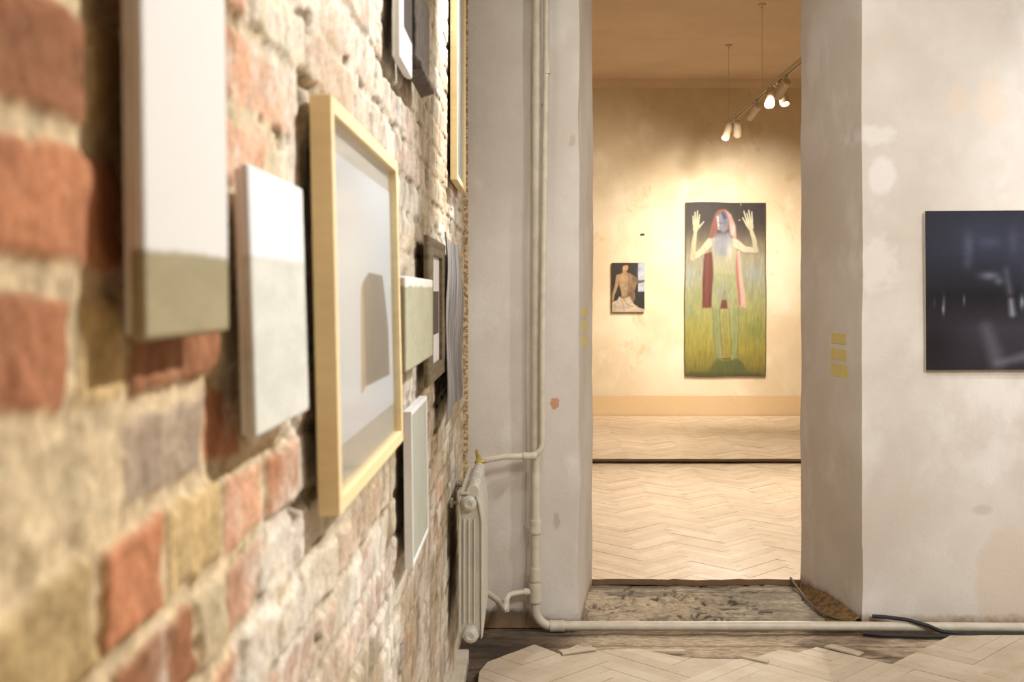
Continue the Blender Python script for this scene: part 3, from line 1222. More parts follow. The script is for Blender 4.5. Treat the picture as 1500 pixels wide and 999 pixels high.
def split_mat(name, up, low, zsplit, rough=0.65, amp=0.006):
    t = NT(name)
    z = t.xyz()[2]
    z = t.math('ADD', z, t.math('MULTIPLY', t.math('SUBTRACT', t.noise(26, 3, 0.5), 0.5), amp))
    m = t.ramp(z, zsplit - 0.003, zsplit + 0.003)
    lowc = t.mix(t.ramp(t.noise(16, 5, 0.65, (1, .6, 2)), 0.35, 0.65), lin(tuple(v * 0.93 for v in low)), lin(low))
    t.color(t.mix(m, lowc, lin(up)))
    t.b.inputs['Roughness'].default_value = rough
    t.bump(t.noise(180, 2, 0.5), 0.12, 0.002)
    return t.m


def canvas(name, label, x0, x1, y0, y1, z0, z1, mat, back=None, tilt=0.0, rot=0.0, bev=0.004):
    r = thing(name, (x0, (y0 + y1) / 2, z0), label, 'canvas', 'pictures on the brick wall')
    mb = MB()
    mb.box(x0 + 0.004, x1, y0, y1, z0, z1)
    mb.build('painted_canvas', mat, r, bevel=bev, bseg=3, smooth=True)
    frame_rails(x0, x0 + 0.006, y0 + .004, y1 - .004, z0 + .004, z1 - .004, 0.03).build('stretcher', white_wood, r)
    nail(r, x0 + .005, (y0 + y1) / 2, z1 - 0.02)
    r.rotation_euler = (rot, tilt, 0)
    return r


# 1: tall white canvas nearest the camera
y0 = Yat(181, BX)
xf = BX + 0.0145
y1 = Yat(337, xf)
zb, zsp = Zat(501, y0), Zat(364, y0)
canvas('canvas', 'tall white canvas with a dark olive band at its foot, nearest the camera', BX, xf, y0, y1, zb, zb + 0.36,
       split_mat('canvas_white_olive', (226, 224, 220), (164, 152, 116), zsp - zb), tilt=-0.012)
# 2: square canvas, white above, pale grey-green below
y0 = Yat(353, BX)
y1 = Yat(453.5, xf)
zb, zt_ = Zat(644, y0), Zat(239, y0)
zsp = Zat(375, y0)
canvas('canvas', 'square canvas half white and half pale grey-green between the tall canvas and the pine frame', BX, xf, y0, y1, zb, zt_,
       split_mat('canvas_white_sage', (232, 235, 238), (220, 220, 209), zsp - zb), tilt=-0.03)

# 3: the big pine frame
y0 = Yat(466, BX)
xf3 = BX + 0.0275
y1 = Yat(591, xf3)
zb, zt_ = Zat(757, y0), Zat(138, y0)
print('big frame', y0, y1, zb, zt_)
grey_art = simple('grey_print', (128, 122, 112), 0.7, 0, 0.08, 10)
tan_art = simple('tan_print', (196, 172, 140), 0.7, 0, 0.05, 10)
paper_edge = simple('print_paper', (228, 238, 246), 0.7, 0, 0.01, 10)


def art3(r, x):
    mb = MB()
    w = 0.02
    ya, yb_ = y0 + 0.06, y1 - 0.045
    mb.box(x, x + 0.0008, ya - 0.03, yb_ + 0.02, zb + 0.075, zt_ - 0.06)
    mb.build('paper', paper_edge, r)
    Yl, Yr = Yat(538, x), Yat(572, x)
    mb = MB()
    mb.prism([(Yl, Zat(566, Yl)), (Yr, Zat(549, Yr)), (Yr - .005, Zat(480, Yr)), (Yr - .05, Zat(425, Yr)), (Yr - .07, Zat(405, Yr)), (Yl + .06, Zat(398, Yl)), (Yl - .01, Zat(414, Yl))], 0, x + 0.0008, x + 0.0014)
    mb.build('print', grey_art, r)
    mb = MB()
    mb.prism([(Yl - .045, Zat(573, Yl)), (Yl, Zat(566, Yl)), (Yl - .01, Zat(414, Yl)), (Yl - .03, Zat(424, Yl))], 0, x + 0.0008, x + 0.0013)
    mb.build('print_edge', tan_art, r)


mat3 = simple('mat_grey', (196, 194, 184), 0.7, 0, 0.02, 10)
framed('picture_frame', 'large pale pine frame with glass around a grey print', 'picture frame', BX, xf3, y0, y1, zb, zt_, 0.021, pine, mat3, art3, tilt=-0.022)

# 4: low white frame below the pine frame
y0 = Yat(593, BX)
xf4 = BX + 0.0185
y1 = Yat(628, xf4)
zb, zt_ = Zat(833, y0), Zat(603, y0)
mat4 = simple('sage_sheet', (176, 178, 164), 0.6, 0, 0.03, 16)
framed('picture_frame', 'small white frame around a grey-green sheet, below the pine frame', 'picture frame', BX, xf4, y0, y1, zb, zt_, 0.010, white_wood, mat4, None, tilt=-0.012, glass=False, md=0.86)

# 5: long shallow canvas behind the pine frame
xf5 = -0.231
y0 = 2.135
y1 = Yat(634, xf5)
zb, zt_ = Zat(521, y1), Zat(410, y1)
canvas('canvas', 'long low grey-green canvas with a white top edge, right of the pine frame', BX, xf5, y0, y1, zb, zt_,
       split_mat('canvas_sage_long', (226, 226, 218), (178, 176, 150), (zt_ - zb) * 0.90, amp=0.012))

# 6: dark old frame with a white mat and dark photograph
xf6 = -0.2475
y0 = Yat(629, xf6)
y1 = Yat(653, xf6)
zb, zt_ = Zat(568, y0), Zat(344, y0)
old_wood = simple('old_brown_wood', (108, 93, 66), 0.55, 0, 0.2, 30, 0.15, (1, 0.5, 3))
dark_photo = simple('dark_photo', (72, 58, 52), 0.6, 0, 0.25, 25)


def moulded(x0, x1, y0, y1, z0, z1, wy, wz):
    prof = [(0, 0), (0.0, 0.66), (0.06, 0.92), (0.18, 1.0), (0.34, 0.96), (0.44, 0.84), (0.56, 0.84), (0.66, 0.96), (0.85, 1.0), (0.97, 0.97), (1.0, 0.9), (1.0, 0.1)]
    mb = MB()
    O = [(y0, z0, 1, 1), (y1, z0, -1, 1), (y1, z1, -1, -1), (y0, z1, 1, -1)]
    n = len(prof)
    vs = []
    for (y, z, sy, sz) in O:
        for a, b in prof:
            vs.append((x0 + (x1 - x0) * b, y + sy * a * wy, z + sz * a * wz))
    fs = []
    for i in range(4):
        j = (i + 1) % 4
        for k in range(n):
            l = (k + 1) % n
            fs.append((i * n + k, i * n + l, j * n + l, j * n + k))
    mb.add(vs, fs)
    return mb


r6 = thing('picture_frame', (BX, (y0 + y1) / 2, zb), 'old dark brown moulded frame with a white mat and dark photograph', 'picture frame', 'pictures on the brick wall')
moulded(BX, xf6, y0, y1, zb, zt_, 0.128, 0.046).build('frame', old_wood, r6, smooth=True)
mb = MB()
mb.box(BX + .001, BX + .004, y0 + .03, y1 - .03, zb + .03, zt_ - .03)
mb.build('mat', simple('white_mat', (228, 226, 222), 0.7, 0, 0.01, 9), r6)
mb = MB()
ym = (y0 + y1) / 2
mb.box(BX + .004, BX + .0048, y0 + .15, y1 - .15, zb + .125, zb + .245)
mb.build('photograph', dark_photo, r6)
nail(r6, BX + .001, ym, zt_ - .02)

# 7: grey sheet with torn wavy edges
t = NT('grey_streaked_sheet')
st = t.noise(7, 6, 0.65, (1, 1.0, 0.22), 1.5)
st2 = t.noise(30, 5, 0.7, (1, 1.0, 0.10), 0.8)
c = t.mix(t.ramp(st, 0.35, 0.65), lin((92, 88, 87)), lin((156, 152, 149)))
c = t.mix(t.math('MULTIPLY', t.ramp(st2, 0.54, 0.66), 0.8), c, lin((58, 54, 58)))
t.color(c)
t.b.inputs['Roughness'].default_value = 0.6
t.bump(st2, 0.3, 0.004)
sheet_mat = t.m
SXp = -0.262
ya, yb_ = Yat(645, SXp), Yat(675.5, SXp)
nu, nv = 50, 40
mb = MB()
vs, fs = [], []
ZT, ZBm = 1.684, 1.10
for lay in (0, 1):
    for j in range(nv + 1):
        for i in range(nu + 1):
            s, q = i / nu, j / nv
            yy = ya + (yb_ - ya) * s + (s ** 3) * (0.10 * math.sin(q * math.pi) - 0.07 + 0.02 * math.sin(q * 23) + 0.012 * math.sin(q * 51)) + (1 - s) ** 4 * 0.01 * math.sin(q * 17)
            zz_ = ZBm + (ZT - ZBm) * q + 0.012 * math.sin(s * 9) * (1 if q > .5 else -.6) * abs(2 * q - 1)
            xx = SXp + 0.006 * math.sin(s * 7 + q * 3) + 0.004 * math.sin(q * 9 + s * 2) + 0.0015 * lay + (0.014 * (1 - s) ** 6)
            vs.append((xx, yy, zz_))
N = (nu + 1) * (nv + 1)
for j in range(nv):
    for i in range(nu):
        k = j * (nu + 1) + i
        fs.append((k + nu + 1, k + nu + 2, k + 1, k))
        fs.append((N + k, N + k + 1, N + k + nu + 2, N + k + nu + 1))
for i in range(nu):
    fs.append((i, i + 1, N + i + 1, N + i))
    k = nv * (nu + 1) + i
    fs.append((k + 1, k, N + k, N + k + 1))
for j in range(nv):
    k = j * (nu + 1)
    fs.append((k + nu + 1, k, N + k, N + k + nu + 1))
    k = k + nu
    fs.append((k, k + nu + 1, N + k + nu + 1, N + k))
mb.add(vs, fs)
o = mb.build('paper_sheet', sheet_mat, smooth=True, origin=(SXp, (ya + yb_) / 2, ZBm))
tag(o, 'wide streaky grey sheet with wavy torn edges between the dark frame and corner', 'artwork', 'pictures on the brick wall')

# 8: white canvas with a black square, high up
xf8 = BX + 0.0165
y0 = Yat(574, BX)
y1 = Yat(604, xf8)
zb = Zat(84, y0)
t = NT('canvas_black_square')
xx = t.xyz()
m = t.math('MULTIPLY', t.ramp(xx[2], 0.072, 0.075), t.ramp(xx[1], -0.055, -0.052))
t.color(t.mix(m, lin((226, 226, 228)), lin((64, 58, 54))))
t.b.inputs['Roughness'].default_value = 0.65
canvas('canvas', 'white canvas with a dark grey rectangle, high above the pine frame', BX, xf8, y0, y1, zb, zb + 0.25, t.m)

# 9: dark rough board beside it
xf9 = -0.238
y0 = y1 + 0.012
y1 = Yat(629, xf9)
zb, zt_ = Zat(140, y1), Zat(13, y1)
t = NT('dark_board')
nz = t.noise(40, 6, 0.7, (1, 1, .6))
t.color(t.mix(t.ramp(nz, 0.35, 0.68), lin((48, 40, 34)), lin((104, 92, 80))))
t.b.inputs['Roughness'].default_value = 0.6
t.bump(nz, 0.6, 0.01)
dark_board = t.m
r9 = thing('relief_board', (BX, (y0 + y1) / 2, zb), 'rough dark brown board with a ledge at its foot, right of the high canvas', 'artwork', 'pictures on the brick wall')
mb = MB()
mb.box(BX, xf9, y0, y1, zb + 0.01, zt_)
mb.build('board', dark_board, r9, bevel=0.004)
mb = MB()
mb.prism([(BX + .002, zb - .006), (xf9 + .012, zb + .004), (xf9 + .012, zb + .016), (xf9 - .002, zb + .034), (BX + .002, zb + .034)], 1, y0 - 0.004, y1 + 0.004)
mb.build('ledge', dark_board, r9, bevel=0.003)
nail(r9, BX + .001, (y0 + y1) / 2, zt_ - .03)

# 10: tall pine frame near the corner
X10 = -0.272
xf10 = X10 + 0.0255
y0 = Yat(659.5, X10)
y1 = Yat(682.5, xf10)
zb = Zat(263, y0)
framed('picture_frame', 'tall pale pine frame with glass high up beside the room corner', 'picture frame', X10, xf10, y0, y1, zb, zb + 0.82, 0.022, pine, mat_board, None)

# ------------------------------------------------------------------ painting on the right wall
def paint_mat(name, rough=0.45):
    t = NT(name)
    t.color(t.attr())
    t.b.inputs['Roughness'].default_value = rough
    t.b.inputs['Specular IOR Level'].default_value = 0.3
    t.bump(t.noise(160, 3, 0.6), 0.12, 0.002)
    return t.m


def hung_painting(name, label, P, x0, x1, z0, z1, ywall, thick, sidemat, rough=0.45, roll=0.0, cat='painting', gap=0.004, wob=0.0, sat=1.0, tone=(1, 1, 1)):
    loc = ((x0 + x1) / 2, ywall - gap, z0)
    r = thing(name, loc, label, cat)
    h, w = P.C.shape[:2]
    g = P.C.mean(-1, keepdims=True)
    P.C = (g + (P.C - g) * sat) * np.array(tone)
    gx, gz = np.meshgrid(np.linspace(x0, x1, w), np.linspace(z1, z0, h))
    if wob:
        u = (gx - x0) / (x1 - x0)
        v = (gz - z0) / (z1 - z0)
        gx = gx + wob * (np.sin(v * 5) * (u - 0.5) + 0.3 * np.sin(v * 17) * (u - .5))
        gz = gz + wob * np.sin(u * 6) * (v - 0.5)
    yy = np.full(gx.shape, ywall - gap - thick)
    grid_obj('painted_surface', np.stack([gx, yy, gz], -1), linarr(np.clip(P.C, 0, 255)), paint_mat(name + '_paint', rough), r, loc, flip=True)
    mb = MB()
    mb.box(x0 + .001, x1 - .001, ywall - gap - thick + 0.0006, ywall - gap, z0 + .001, z1 - .001)
    mb.build('stretcher', sidemat, r)
    mb = MB()
    mb.cyl(((x0 + x1) / 2, ywall - gap - .002, z1 - .04), ((x0 + x1) / 2, ywall + .012, z1 - .04), .003, 8)
    mb.build('nail', track_grey, r)
    r.rotation_euler = (0, roll, 0)
    return r


# dark painting, coordinates of a 629 x 999 close view
P = Paint(230, 190, 88, 900, 70, 925)
P.grad([(70, (34, 35, 44)), (300, (38, 41, 54)), (470, (30, 31, 39)), (520, (22, 22, 28)), (590, (32, 31, 36)), (700, (50, 49, 58)), (925, (42, 40, 46))])
P.blob((380, 210), (220, 130), (50, 55, 74), 0.8)
P.blob((320, 260), (26, 70), (84, 88, 106), 0.7)
P.blob((430, 240), (60, 30), (78, 82, 100), 0.5)
P.blob((310, 350), (24, 40), (72, 75, 92), 0.5)
P.blob((430, 420), (50, 22), (108, 110, 124), 0.8)
P.blob((480, 450), (24, 20), (104, 104, 118), 0.7)
P.line([(520, 390), (540, 510)], [6, 12], (98, 100, 114), 30, 0.7)
P.line([(545, 555), (552, 625)], [10, 13], (150, 152, 160), 22, 0.9)
P.blob((604, 562), (13, 36), (136, 150, 162), 0.8)
P.blob((186, 560), (7, 40), (110, 112, 122), 0.6)
P.blob((182, 600), (8, 30), (168, 172, 180), 0.85)
P.blob((294, 550), (7, 26), (116, 118, 128), 0.7)
P.blob((135, 565), (6, 26), (84, 86, 96), 0.6)
P.line([(410, 700), (470, 880)], [28, 40], (92, 92, 104), 40, 0.7)
P.line([(470, 890), (640, 850)], [14, 26], (104, 102, 112), 26, 0.7)
P.blob((700, 300), (140, 200), (60, 62, 80), 0.6)
P.blob((560, 230), (30, 80), (80, 82, 104), 0.4)
P.blob((130, 780), (140, 180), (26, 24, 28), 0.8)
P.strokes(30, 8, 0.12, 5)
xa, xb = Xat(1353.5, D), Xat(1353.5, D) + 0.713 * 812 / 855
hung_painting('dark_painting', 'unframed nearly black square painting with blurred pale streaks on the right wall', P,
              xa, xb, Zat(541, D), Zat(309, D), D - 0.008, 0.014, simple('pale_canvas_side', (196, 186, 164), 0.7, 0, 0.05, 20), 0.35, roll=-0.006)

# ------------------------------------------------------------------ paintings in the far room
SCF = F / YF
P = Paint(150, 320, 68, 493, 45, 965)
P.grad([(45, (50, 43, 40)), (150, (58, 50, 45)), (200, (84, 74, 60)), (260, (128, 118, 92)), (330, (160, 154, 124)), (430, (164, 166, 134)), (540, (166, 168, 112)), (680, (170, 168, 84)), (820, (168, 160, 66)), (900, (146, 138, 58)), (965, (110, 104, 56))])
P.strokes(9, 60, 0.22, 3)
for c_, r_, col, a in [((90, 440), (40, 60), (160, 176, 170), .5), ((430, 430), (50, 50), (156, 172, 168), .5), ((90, 620), (40, 40), (140, 164, 130), .5), ((440, 720), (50, 70), (120, 136, 70), .5), ((110, 760), (40, 90), (178, 170, 70), .4), ((430, 880), (50, 60), (168, 146, 66), .4), ((140, 560), (30, 90), (160, 170, 100), .4)]:
    P.blob(c_, r_, col, a)
# long hair falling behind the figure
P.poly([(168, 320), (212, 305), (216, 420), (208, 600), (162, 602), (160, 450)], (112, 60, 50), 6)
P.line([(186, 330), (182, 590)], [8, 12], (138, 78, 64), 8, .6)
P.poly([(328, 298), (358, 300), (368, 430), (392, 604), (350, 592), (338, 430)], (212, 176, 156), 6)
P.poly([(328, 298), (342, 300), (350, 430), (362, 592), (348, 590), (336, 430)], (178, 100, 82), 6, 0.8)
P.poly([(268, 505), (288, 512), (292, 606), (254, 606)], (116, 66, 54), 6)
# body
P.poly([(200, 232), (330, 232), (345, 262), (336, 340), (330, 430), (345, 520), (345, 600), (352, 690), (342, 790), (345, 880), (310, 880), (318, 780), (304, 690), (296, 600), (286, 560), (262, 560), (250, 600), (252, 700), (262, 780), (268, 880), (232, 880), (222, 780), (212, 690), (212, 590), (214, 500), (222, 430), (216, 340), (205, 300)], (166, 172, 116), 6, 0.75)
P.poly([(210, 236), (330, 236), (340, 300), (328, 420), (225, 420), (212, 320)], (182, 178, 142), 10, 0.7)
# arms raised
P.line([(206, 248), (160, 300), (108, 340)], [22, 17, 13], (194, 190, 152), 4)
P.line([(108, 338), (112, 270), (122, 190)], [13, 12, 9], (184, 184, 142), 4)
P.line([(330, 256), (380, 290), (440, 296)], [22, 16, 13], (204, 196, 162), 4)
P.line([(440, 296), (432, 240), (412, 175)], [13, 12, 9], (192, 188, 148), 4)
# hands with fingers
P.poly([(106, 150), (138, 140), (146, 176), (130, 200), (108, 196)], (190, 188, 148), 3)
for a, b in [((110, 155), (107, 118)), ((119, 150), (117, 98)), ((128, 148), (131, 92)), ((136, 150), (142, 112)), ((140, 178), (164, 150))]:
    P.line([a, b], [5, 3.4], (192, 190, 152), 2.5)
P.poly([(392, 145), (424, 138), (430, 176), (416, 196), (398, 182)], (194, 190, 152), 3)
for a, b in [((396, 150), (378, 88)), ((404, 146), (394, 100)), ((414, 144), (404, 84)), ((422, 146), (420, 92)), ((396, 168), (372, 124))]:
    P.line([a, b], [5, 3.4], (200, 196, 160), 2.5)
# hair around the head
P.poly([(246, 84), (226, 104), (208, 160), (190, 236), (212, 236), (236, 200), (240, 120), (262, 104), (290, 120), (300, 200), (336, 236), (332, 170), (308, 104), (278, 80)], (142, 88, 76), 6)
P.poly([(280, 84), (310, 108), (332, 170), (338, 240), (306, 214), (296, 130)], (204, 160, 144), 6, 0.85)
P.blob((322, 190), (12, 40), (226, 200, 188), .7)
P.blob((216, 180), (14, 40), (136, 70, 60), .6)
# shadowed blue face and chest
P.poly([(240, 112), (270, 98), (296, 124), (294, 186), (270, 206), (246, 188)], (126, 128, 140), 6)
P.blob((276, 140), (14, 36), (98, 100, 118), .7)
P.line([(238, 122), (244, 186)], [6, 5], (208, 206, 206), 3, .8)
P.line([(266, 104), (278, 124)], [9, 10], (56, 66, 96), 4, .8)
P.line([(244, 152), (262, 156)], 2.5, (70, 76, 100), 2, .8)
P.line([(244, 180), (258, 182)], 2.5, (150, 70, 66), 2, .8)
P.poly([(226, 216), (300, 206), (318, 250), (296, 330), (236, 320), (212, 260)], (140, 144, 156), 16, 0.85)
P.blob((300, 300), (16, 50), (224, 216, 204), .6)
P.blob((245, 300), (30, 50), (150, 158, 160), .5)
P.blob((262, 510), (40, 50), (150, 158, 150), .5)
# shins and dark ground
P.line([(232, 620), (238, 800), (246, 870)], [14, 9, 10], (134, 156, 96), 8, .55)
P.line([(334, 620), (328, 800), (330, 870)], [14, 9, 10], (134, 156, 96), 8, .55)
P.line([(276, 640), (268, 860)], [14, 16], (164, 156, 92), 8, .5)
P.poly([(190, 948), (240, 868), (266, 880), (310, 880), (340, 868), (376, 900), (400, 948)], (98, 110, 62), 8, .8)
P.poly([(100, 940), (470, 950), (490, 965), (68, 965)], (88, 92, 56), 6, .7)
for ln in ([(214, 600), (224, 780), (236, 866)], [(250, 606), (254, 700), (266, 850)], [(350, 600), (350, 700), (342, 860)], [(300, 606), (306, 700), (314, 850)], [(236, 868), (192, 946)], [(344, 872), (384, 940)]):
    P.line(ln, 2.0, (96, 108, 66), 3, .55)
P.line([(262, 872), (308, 872)], 2.5, (60, 66, 40), 2, .7)
P.blob((354, 136), (4, 4), (220, 216, 196), 1)
P.blob((362, 52), (2.5, 8), (210, 206, 190), .8)
P.strokes(7, 30, 0.16, 9)
edge_d = np.minimum.reduce([P.X - 68, 493 - P.X, P.Y - 45, 965 - P.Y])
P.over(0.6 * sstep(7, 0, edge_d + 3 * (fbm(P.X / 9, P.Y / 9, 4, 2) - .5)), (74, 66, 52))
hung_painting('figure_painting', 'tall green painting of a red-haired standing figure raising both hands, on far wall', P,
              Xat(1002.5, YF), Xat(1120.5, YF), Zat(551, YF), Zat(297, YF), YF - 0.016, 0.012, simple('canvas_edge', (96, 86, 66), 0.8, 0, 0.1, 20), 0.55, wob=0.012, roll=0.003, sat=0.88, tone=(0.88, 0.88, 0.92))

P = Paint(100, 150, 160, 635, 150, 870)
P.grad([(150, (50, 40, 36)), (500, (46, 42, 36)), (870, (56, 50, 42))])
P.poly([(540, 150), (640, 150), (640, 580), (540, 580)], (182, 192, 208), 5)
P.blob((600, 320), (60, 60), (206, 206, 204), .6)
P.blob((590, 240), (40, 40), (150, 166, 196), .5)
P.poly([(545, 575), (640, 570), (640, 810), (545, 810)], (44, 48, 44), 10)
P.blob((260, 590), (40, 60), (40, 56, 48), .8)
P.poly([(320, 190), (290, 300), (235, 300), (280, 230)], (58, 42, 34), 8)
# torso, arms, head
P.poly([(240, 330), (320, 290), (420, 300), (520, 370), (530, 440), (490, 560), (500, 660), (470, 740), (300, 700), (300, 600), (270, 500), (262, 420)], (150, 116, 78), 8)
P.poly([(250, 330), (330, 300), (390, 330), (400, 470), (380, 620), (300, 640), (300, 580), (276, 500), (262, 420)], (196, 158, 104), 12, .8)
P.line([(246, 350), (226, 480), (180, 620), (172, 690)], [28, 26, 20, 16], (178, 140, 92), 8)
P.line([(480, 390), (560, 430), (632, 415)], [28, 20, 16], (118, 96, 66), 8)
P.poly([(318, 190), (392, 180), (402, 214), (388, 262), (352, 276), (320, 262)], (206, 150, 92), 6)
P.line([(340, 260), (345, 300)], [26, 34], (190, 140, 88), 8)
P.poly([(330, 150), (420, 150), (440, 300), (400, 280), (404, 200), (372, 176), (326, 196), (300, 290), (276, 290)], (52, 38, 30), 6)
P.blob((330, 230), (20, 26), (226, 176, 112), .7)
P.blob((400, 470), (30, 30), (116, 88, 62), .5)
P.blob((440, 620), (50, 90), (96, 72, 54), .6)
P.blob((330, 380), (50, 40), (210, 168, 110), .5)
# pale cloth
P.poly([(160, 720), (230, 700), (270, 640), (320, 680), (420, 640), (470, 740), (540, 800), (640, 830), (640, 870), (160, 870)], (204, 184, 150), 8)
P.line([(330, 680), (380, 760), (460, 790)], 6, (140, 120, 90), 8, .7)
P.line([(280, 660), (330, 780), (340, 850)], 5, (150, 128, 96), 8, .6)
P.line([(200, 780), (260, 840)], 6, (160, 140, 108), 8, .6)
P.line([(470, 810), (520, 790)], 14, (222, 204, 172), 8, .7)
P.strokes(40, 40, 0.25, 2)
hung_painting('portrait_painting', 'small dark painting of a seated figure in white cloth, left on far wall', P,
              Xat(896, YF), Xat(943.5, YF), Zat(457, YF), Zat(385, YF), YF - 0.014, 0.03, simple('canvas_edge_tan', (130, 112, 76), 0.7, 0, 0.1, 20), 0.5, sat=0.8, tone=(0.90, 0.90, 0.94))

# small dark fixture on the far wall above the small painting
mb = MB()
nx, nz_ = Xat(941, YF), Zat(343.5, YF)
mb.box(nx - .022, nx + .022, YF - .022, YF + .004, nz_ - .010, nz_ + .010)
mb.cyl((nx - .01, YF - .03, nz_), (nx - .01, YF - .02, nz_), .007, 10)
mb.cyl((nx + .01, YF - .03, nz_), (nx + .01, YF - .02, nz_), .007, 10)
o = mb.build('wall_fixture', simple('dark_fixture', (58, 48, 40), 0.6), origin=(nx, YF, nz_), bevel=.002)
tag(o, 'tiny dark fixture on the far wall above the small painting', 'wall fixture')

# ------------------------------------------------------------------ yellow marks on both reveals
t = NT('yellow_marks')
t.color(t.mix(t.ramp(t.noise(60, 4, .7), .35, .65), lin((210, 194, 138)), lin((218, 200, 118))))
t.b.inputs['Roughness'].default_value = 0.7
yel = t.m


from mathutils.bvhtree import BVHTree
WALL = BVHTree.FromPolygons([v.co.copy() for v in wb.data.vertices], [tuple(p.vertices) for p in wb.data.polygons])


def reveal_mark(a, b, pxl, pxr, pyt, pyb, label, grp):
    """thin strip lying on the reveal between plan points a (near) and b (far)"""
    def hit(px):
        k = (px - CX) / F
        s = (k * a[1] - a[0]) / ((b[0] - a[0]) - k * (b[1] - a[1]))
        return Vector((a[0] + (b[0] - a[0]) * s, a[1] + (b[1] - a[1]) * s, 0))
    p, q = hit(pxl), hit(pxr)
    nrm = Vector((b[1] - a[1], -(b[0] - a[0]), 0)).normalized()
    if nrm.x * (0.9 - p.x) < 0:
        nrm = -nrm
    Ym = (p.y + q.y) / 2
    zt_, zb_ = Zat(pyt, Ym), Zat(pyb, Ym)
    mb = MB()
    nu_, nv_ = 8, 6
    fr, bk = [], []
    for jv in range(nv_ + 1):
        for iu in range(nu_ + 1):
            s_ = iu / nu_
            if jv in (0, nv_):
                wz = random.uniform(-.0025, .0025)
            else:
                wz = 0
            m = p + (q - p) * s_
            m.z = zb_ + (zt_ - zb_) * jv / nv_ + wz
            hitp = WALL.ray_cast(m + nrm * 0.2, -nrm)[0]
            if hitp is None:
                hitp = m
            fr.append(hitp + nrm * 0.0012)
            bk.append(hitp - nrm * 0.0005)
    N_ = len(fr)
    fs_ = []
    for jv in range(nv_):
        for iu in range(nu_):
            k = jv * (nu_ + 1) + iu
            fs_.append((k, k + 1, k + nu_ + 2, k + nu_ + 1))
            fs_.append((N_ + k + nu_ + 1, N_ + k + nu_ + 2, N_ + k + 1, N_ + k))
    rim = [i_ for i_ in range(nu_)] + [jv * (nu_ + 1) + nu_ for jv in range(nv_)] + [nv_ * (nu_ + 1) + nu_ - i_ for i_ in range(nu_)] + [(nv_ - jv) * (nu_ + 1) for jv in range(nv_)]
    for i_ in range(len(rim)):
        u_, v_ = rim[i_], rim[(i_ + 1) % len(rim)]
        fs_.append((v_, u_, N_ + u_, N_ + v_))
    mb.add(fr + bk, fs_)
    o = mb.build('yellow_tape', yel, origin=((p.x + q.x) / 2, Ym, zb_))
    tag(o, label, 'tape mark', grp)


words = ['top', 'middle', 'bottom']
for i, (ya_, yb2) in enumerate([(488, 504), (511, 528), (534, 552)]):
    reveal_mark((XR0, D), (XR1, YB), 1217, 1240 if i < 2 else 1242, ya_, yb2, words[i] + ' of three small yellow marks on the right reveal of the doorway', 'yellow marks on the right reveal')
for i, (ya_, yb2) in enumerate([(450, 463), (470, 483), (492, 507)]):
    reveal_mark((XL0, D), (XL1, YB), 851.5, 860.5, ya_, yb2, words[i] + ' of three small yellow marks on the left reveal of the doorway', 'yellow marks on the left reveal')

# ------------------------------------------------------------------ track lights in the far room
TX, TZ = 2.022, 3.22
track_mat = simple('white_track', (206, 190, 164), 0.5, 0, 0.03, 20)
slot_mat = simple('track_slot', (84, 62, 40), 0.7, 0, 0.05, 20)
tr = thing('light_track', (TX, 9.5, TZ), 'suspended white track carrying spotlights in the far room', 'light track')
YT0, YT1 = 7.2, 11.25
mb = MB()
mb.prism([(TX - .017, TZ + .016), (TX - .017, TZ - .016), (TX - .008, TZ - .016), (TX - .008, TZ - .006), (TX + .008, TZ - .006), (TX + .008, TZ - .016), (TX + .017, TZ - .016), (TX + .017, TZ + .016)], 1, YT0, YT1)
mb.build('rail', track_mat, tr)
mb = MB()
mb.box(TX - .0078, TX + .0078, YT0 + .02, YT1 - .02, TZ - .013, TZ - .007)
mb.build('slot', slot_mat, tr)
mb = MB()
mb.box(TX - .02, TX + .02, YT1, YT1 + .03, TZ - .02, TZ + .02)
mb.build('end_cap', track_mat, tr, bevel=.003)
for yw in (11.17, 9.59, 8.0):
    mb = MB()
    mb.cyl((TX, yw, TZ + .016), (TX, yw, 3.99), .0028, 8)
    mb.build('wire', track_mat, tr)
    mb = MB()
    mb.lathe((TX, yw, 3.992), (0, 0, -1), [(0, .035), (.006, .036), (.016, .030), (.02, .008), (.04, .005)], 20)
    mb.build('canopy', track_mat, tr, smooth=True)


def emit_mat(name, col, strength):
    t = NT(name)
    t.b.inputs['Base Color'].default_value = (0.8, 0.8, 0.8, 1)
    t.b.inputs['Emission Color'].default_value = col
    t.b.inputs['Emission Strength'].default_value = strength
    return t.m


lens_on = emit_mat('lit_lens', (1, .86, .62, 1), 9)
WARM = (1.0, 0.88, 0.72)


def add_spot(name, loc, target, power, col, ang, blend=0.6, rad=0.04):
    l = bpy.data.lights.new(name, 'SPOT')
    l.energy = power
    l.color = col
    l.spot_size = math.radians(ang)
    l.spot_blend = blend
    l.shadow_soft_size = rad
    o = bpy.data.objects.new(name, l)
    o.location = loc
    d = Vector(target) - Vector(loc)
    o.rotation_euler = d.to_track_quat('-Z', 'Y').to_euler()
    COL.objects.link(o)
    return o


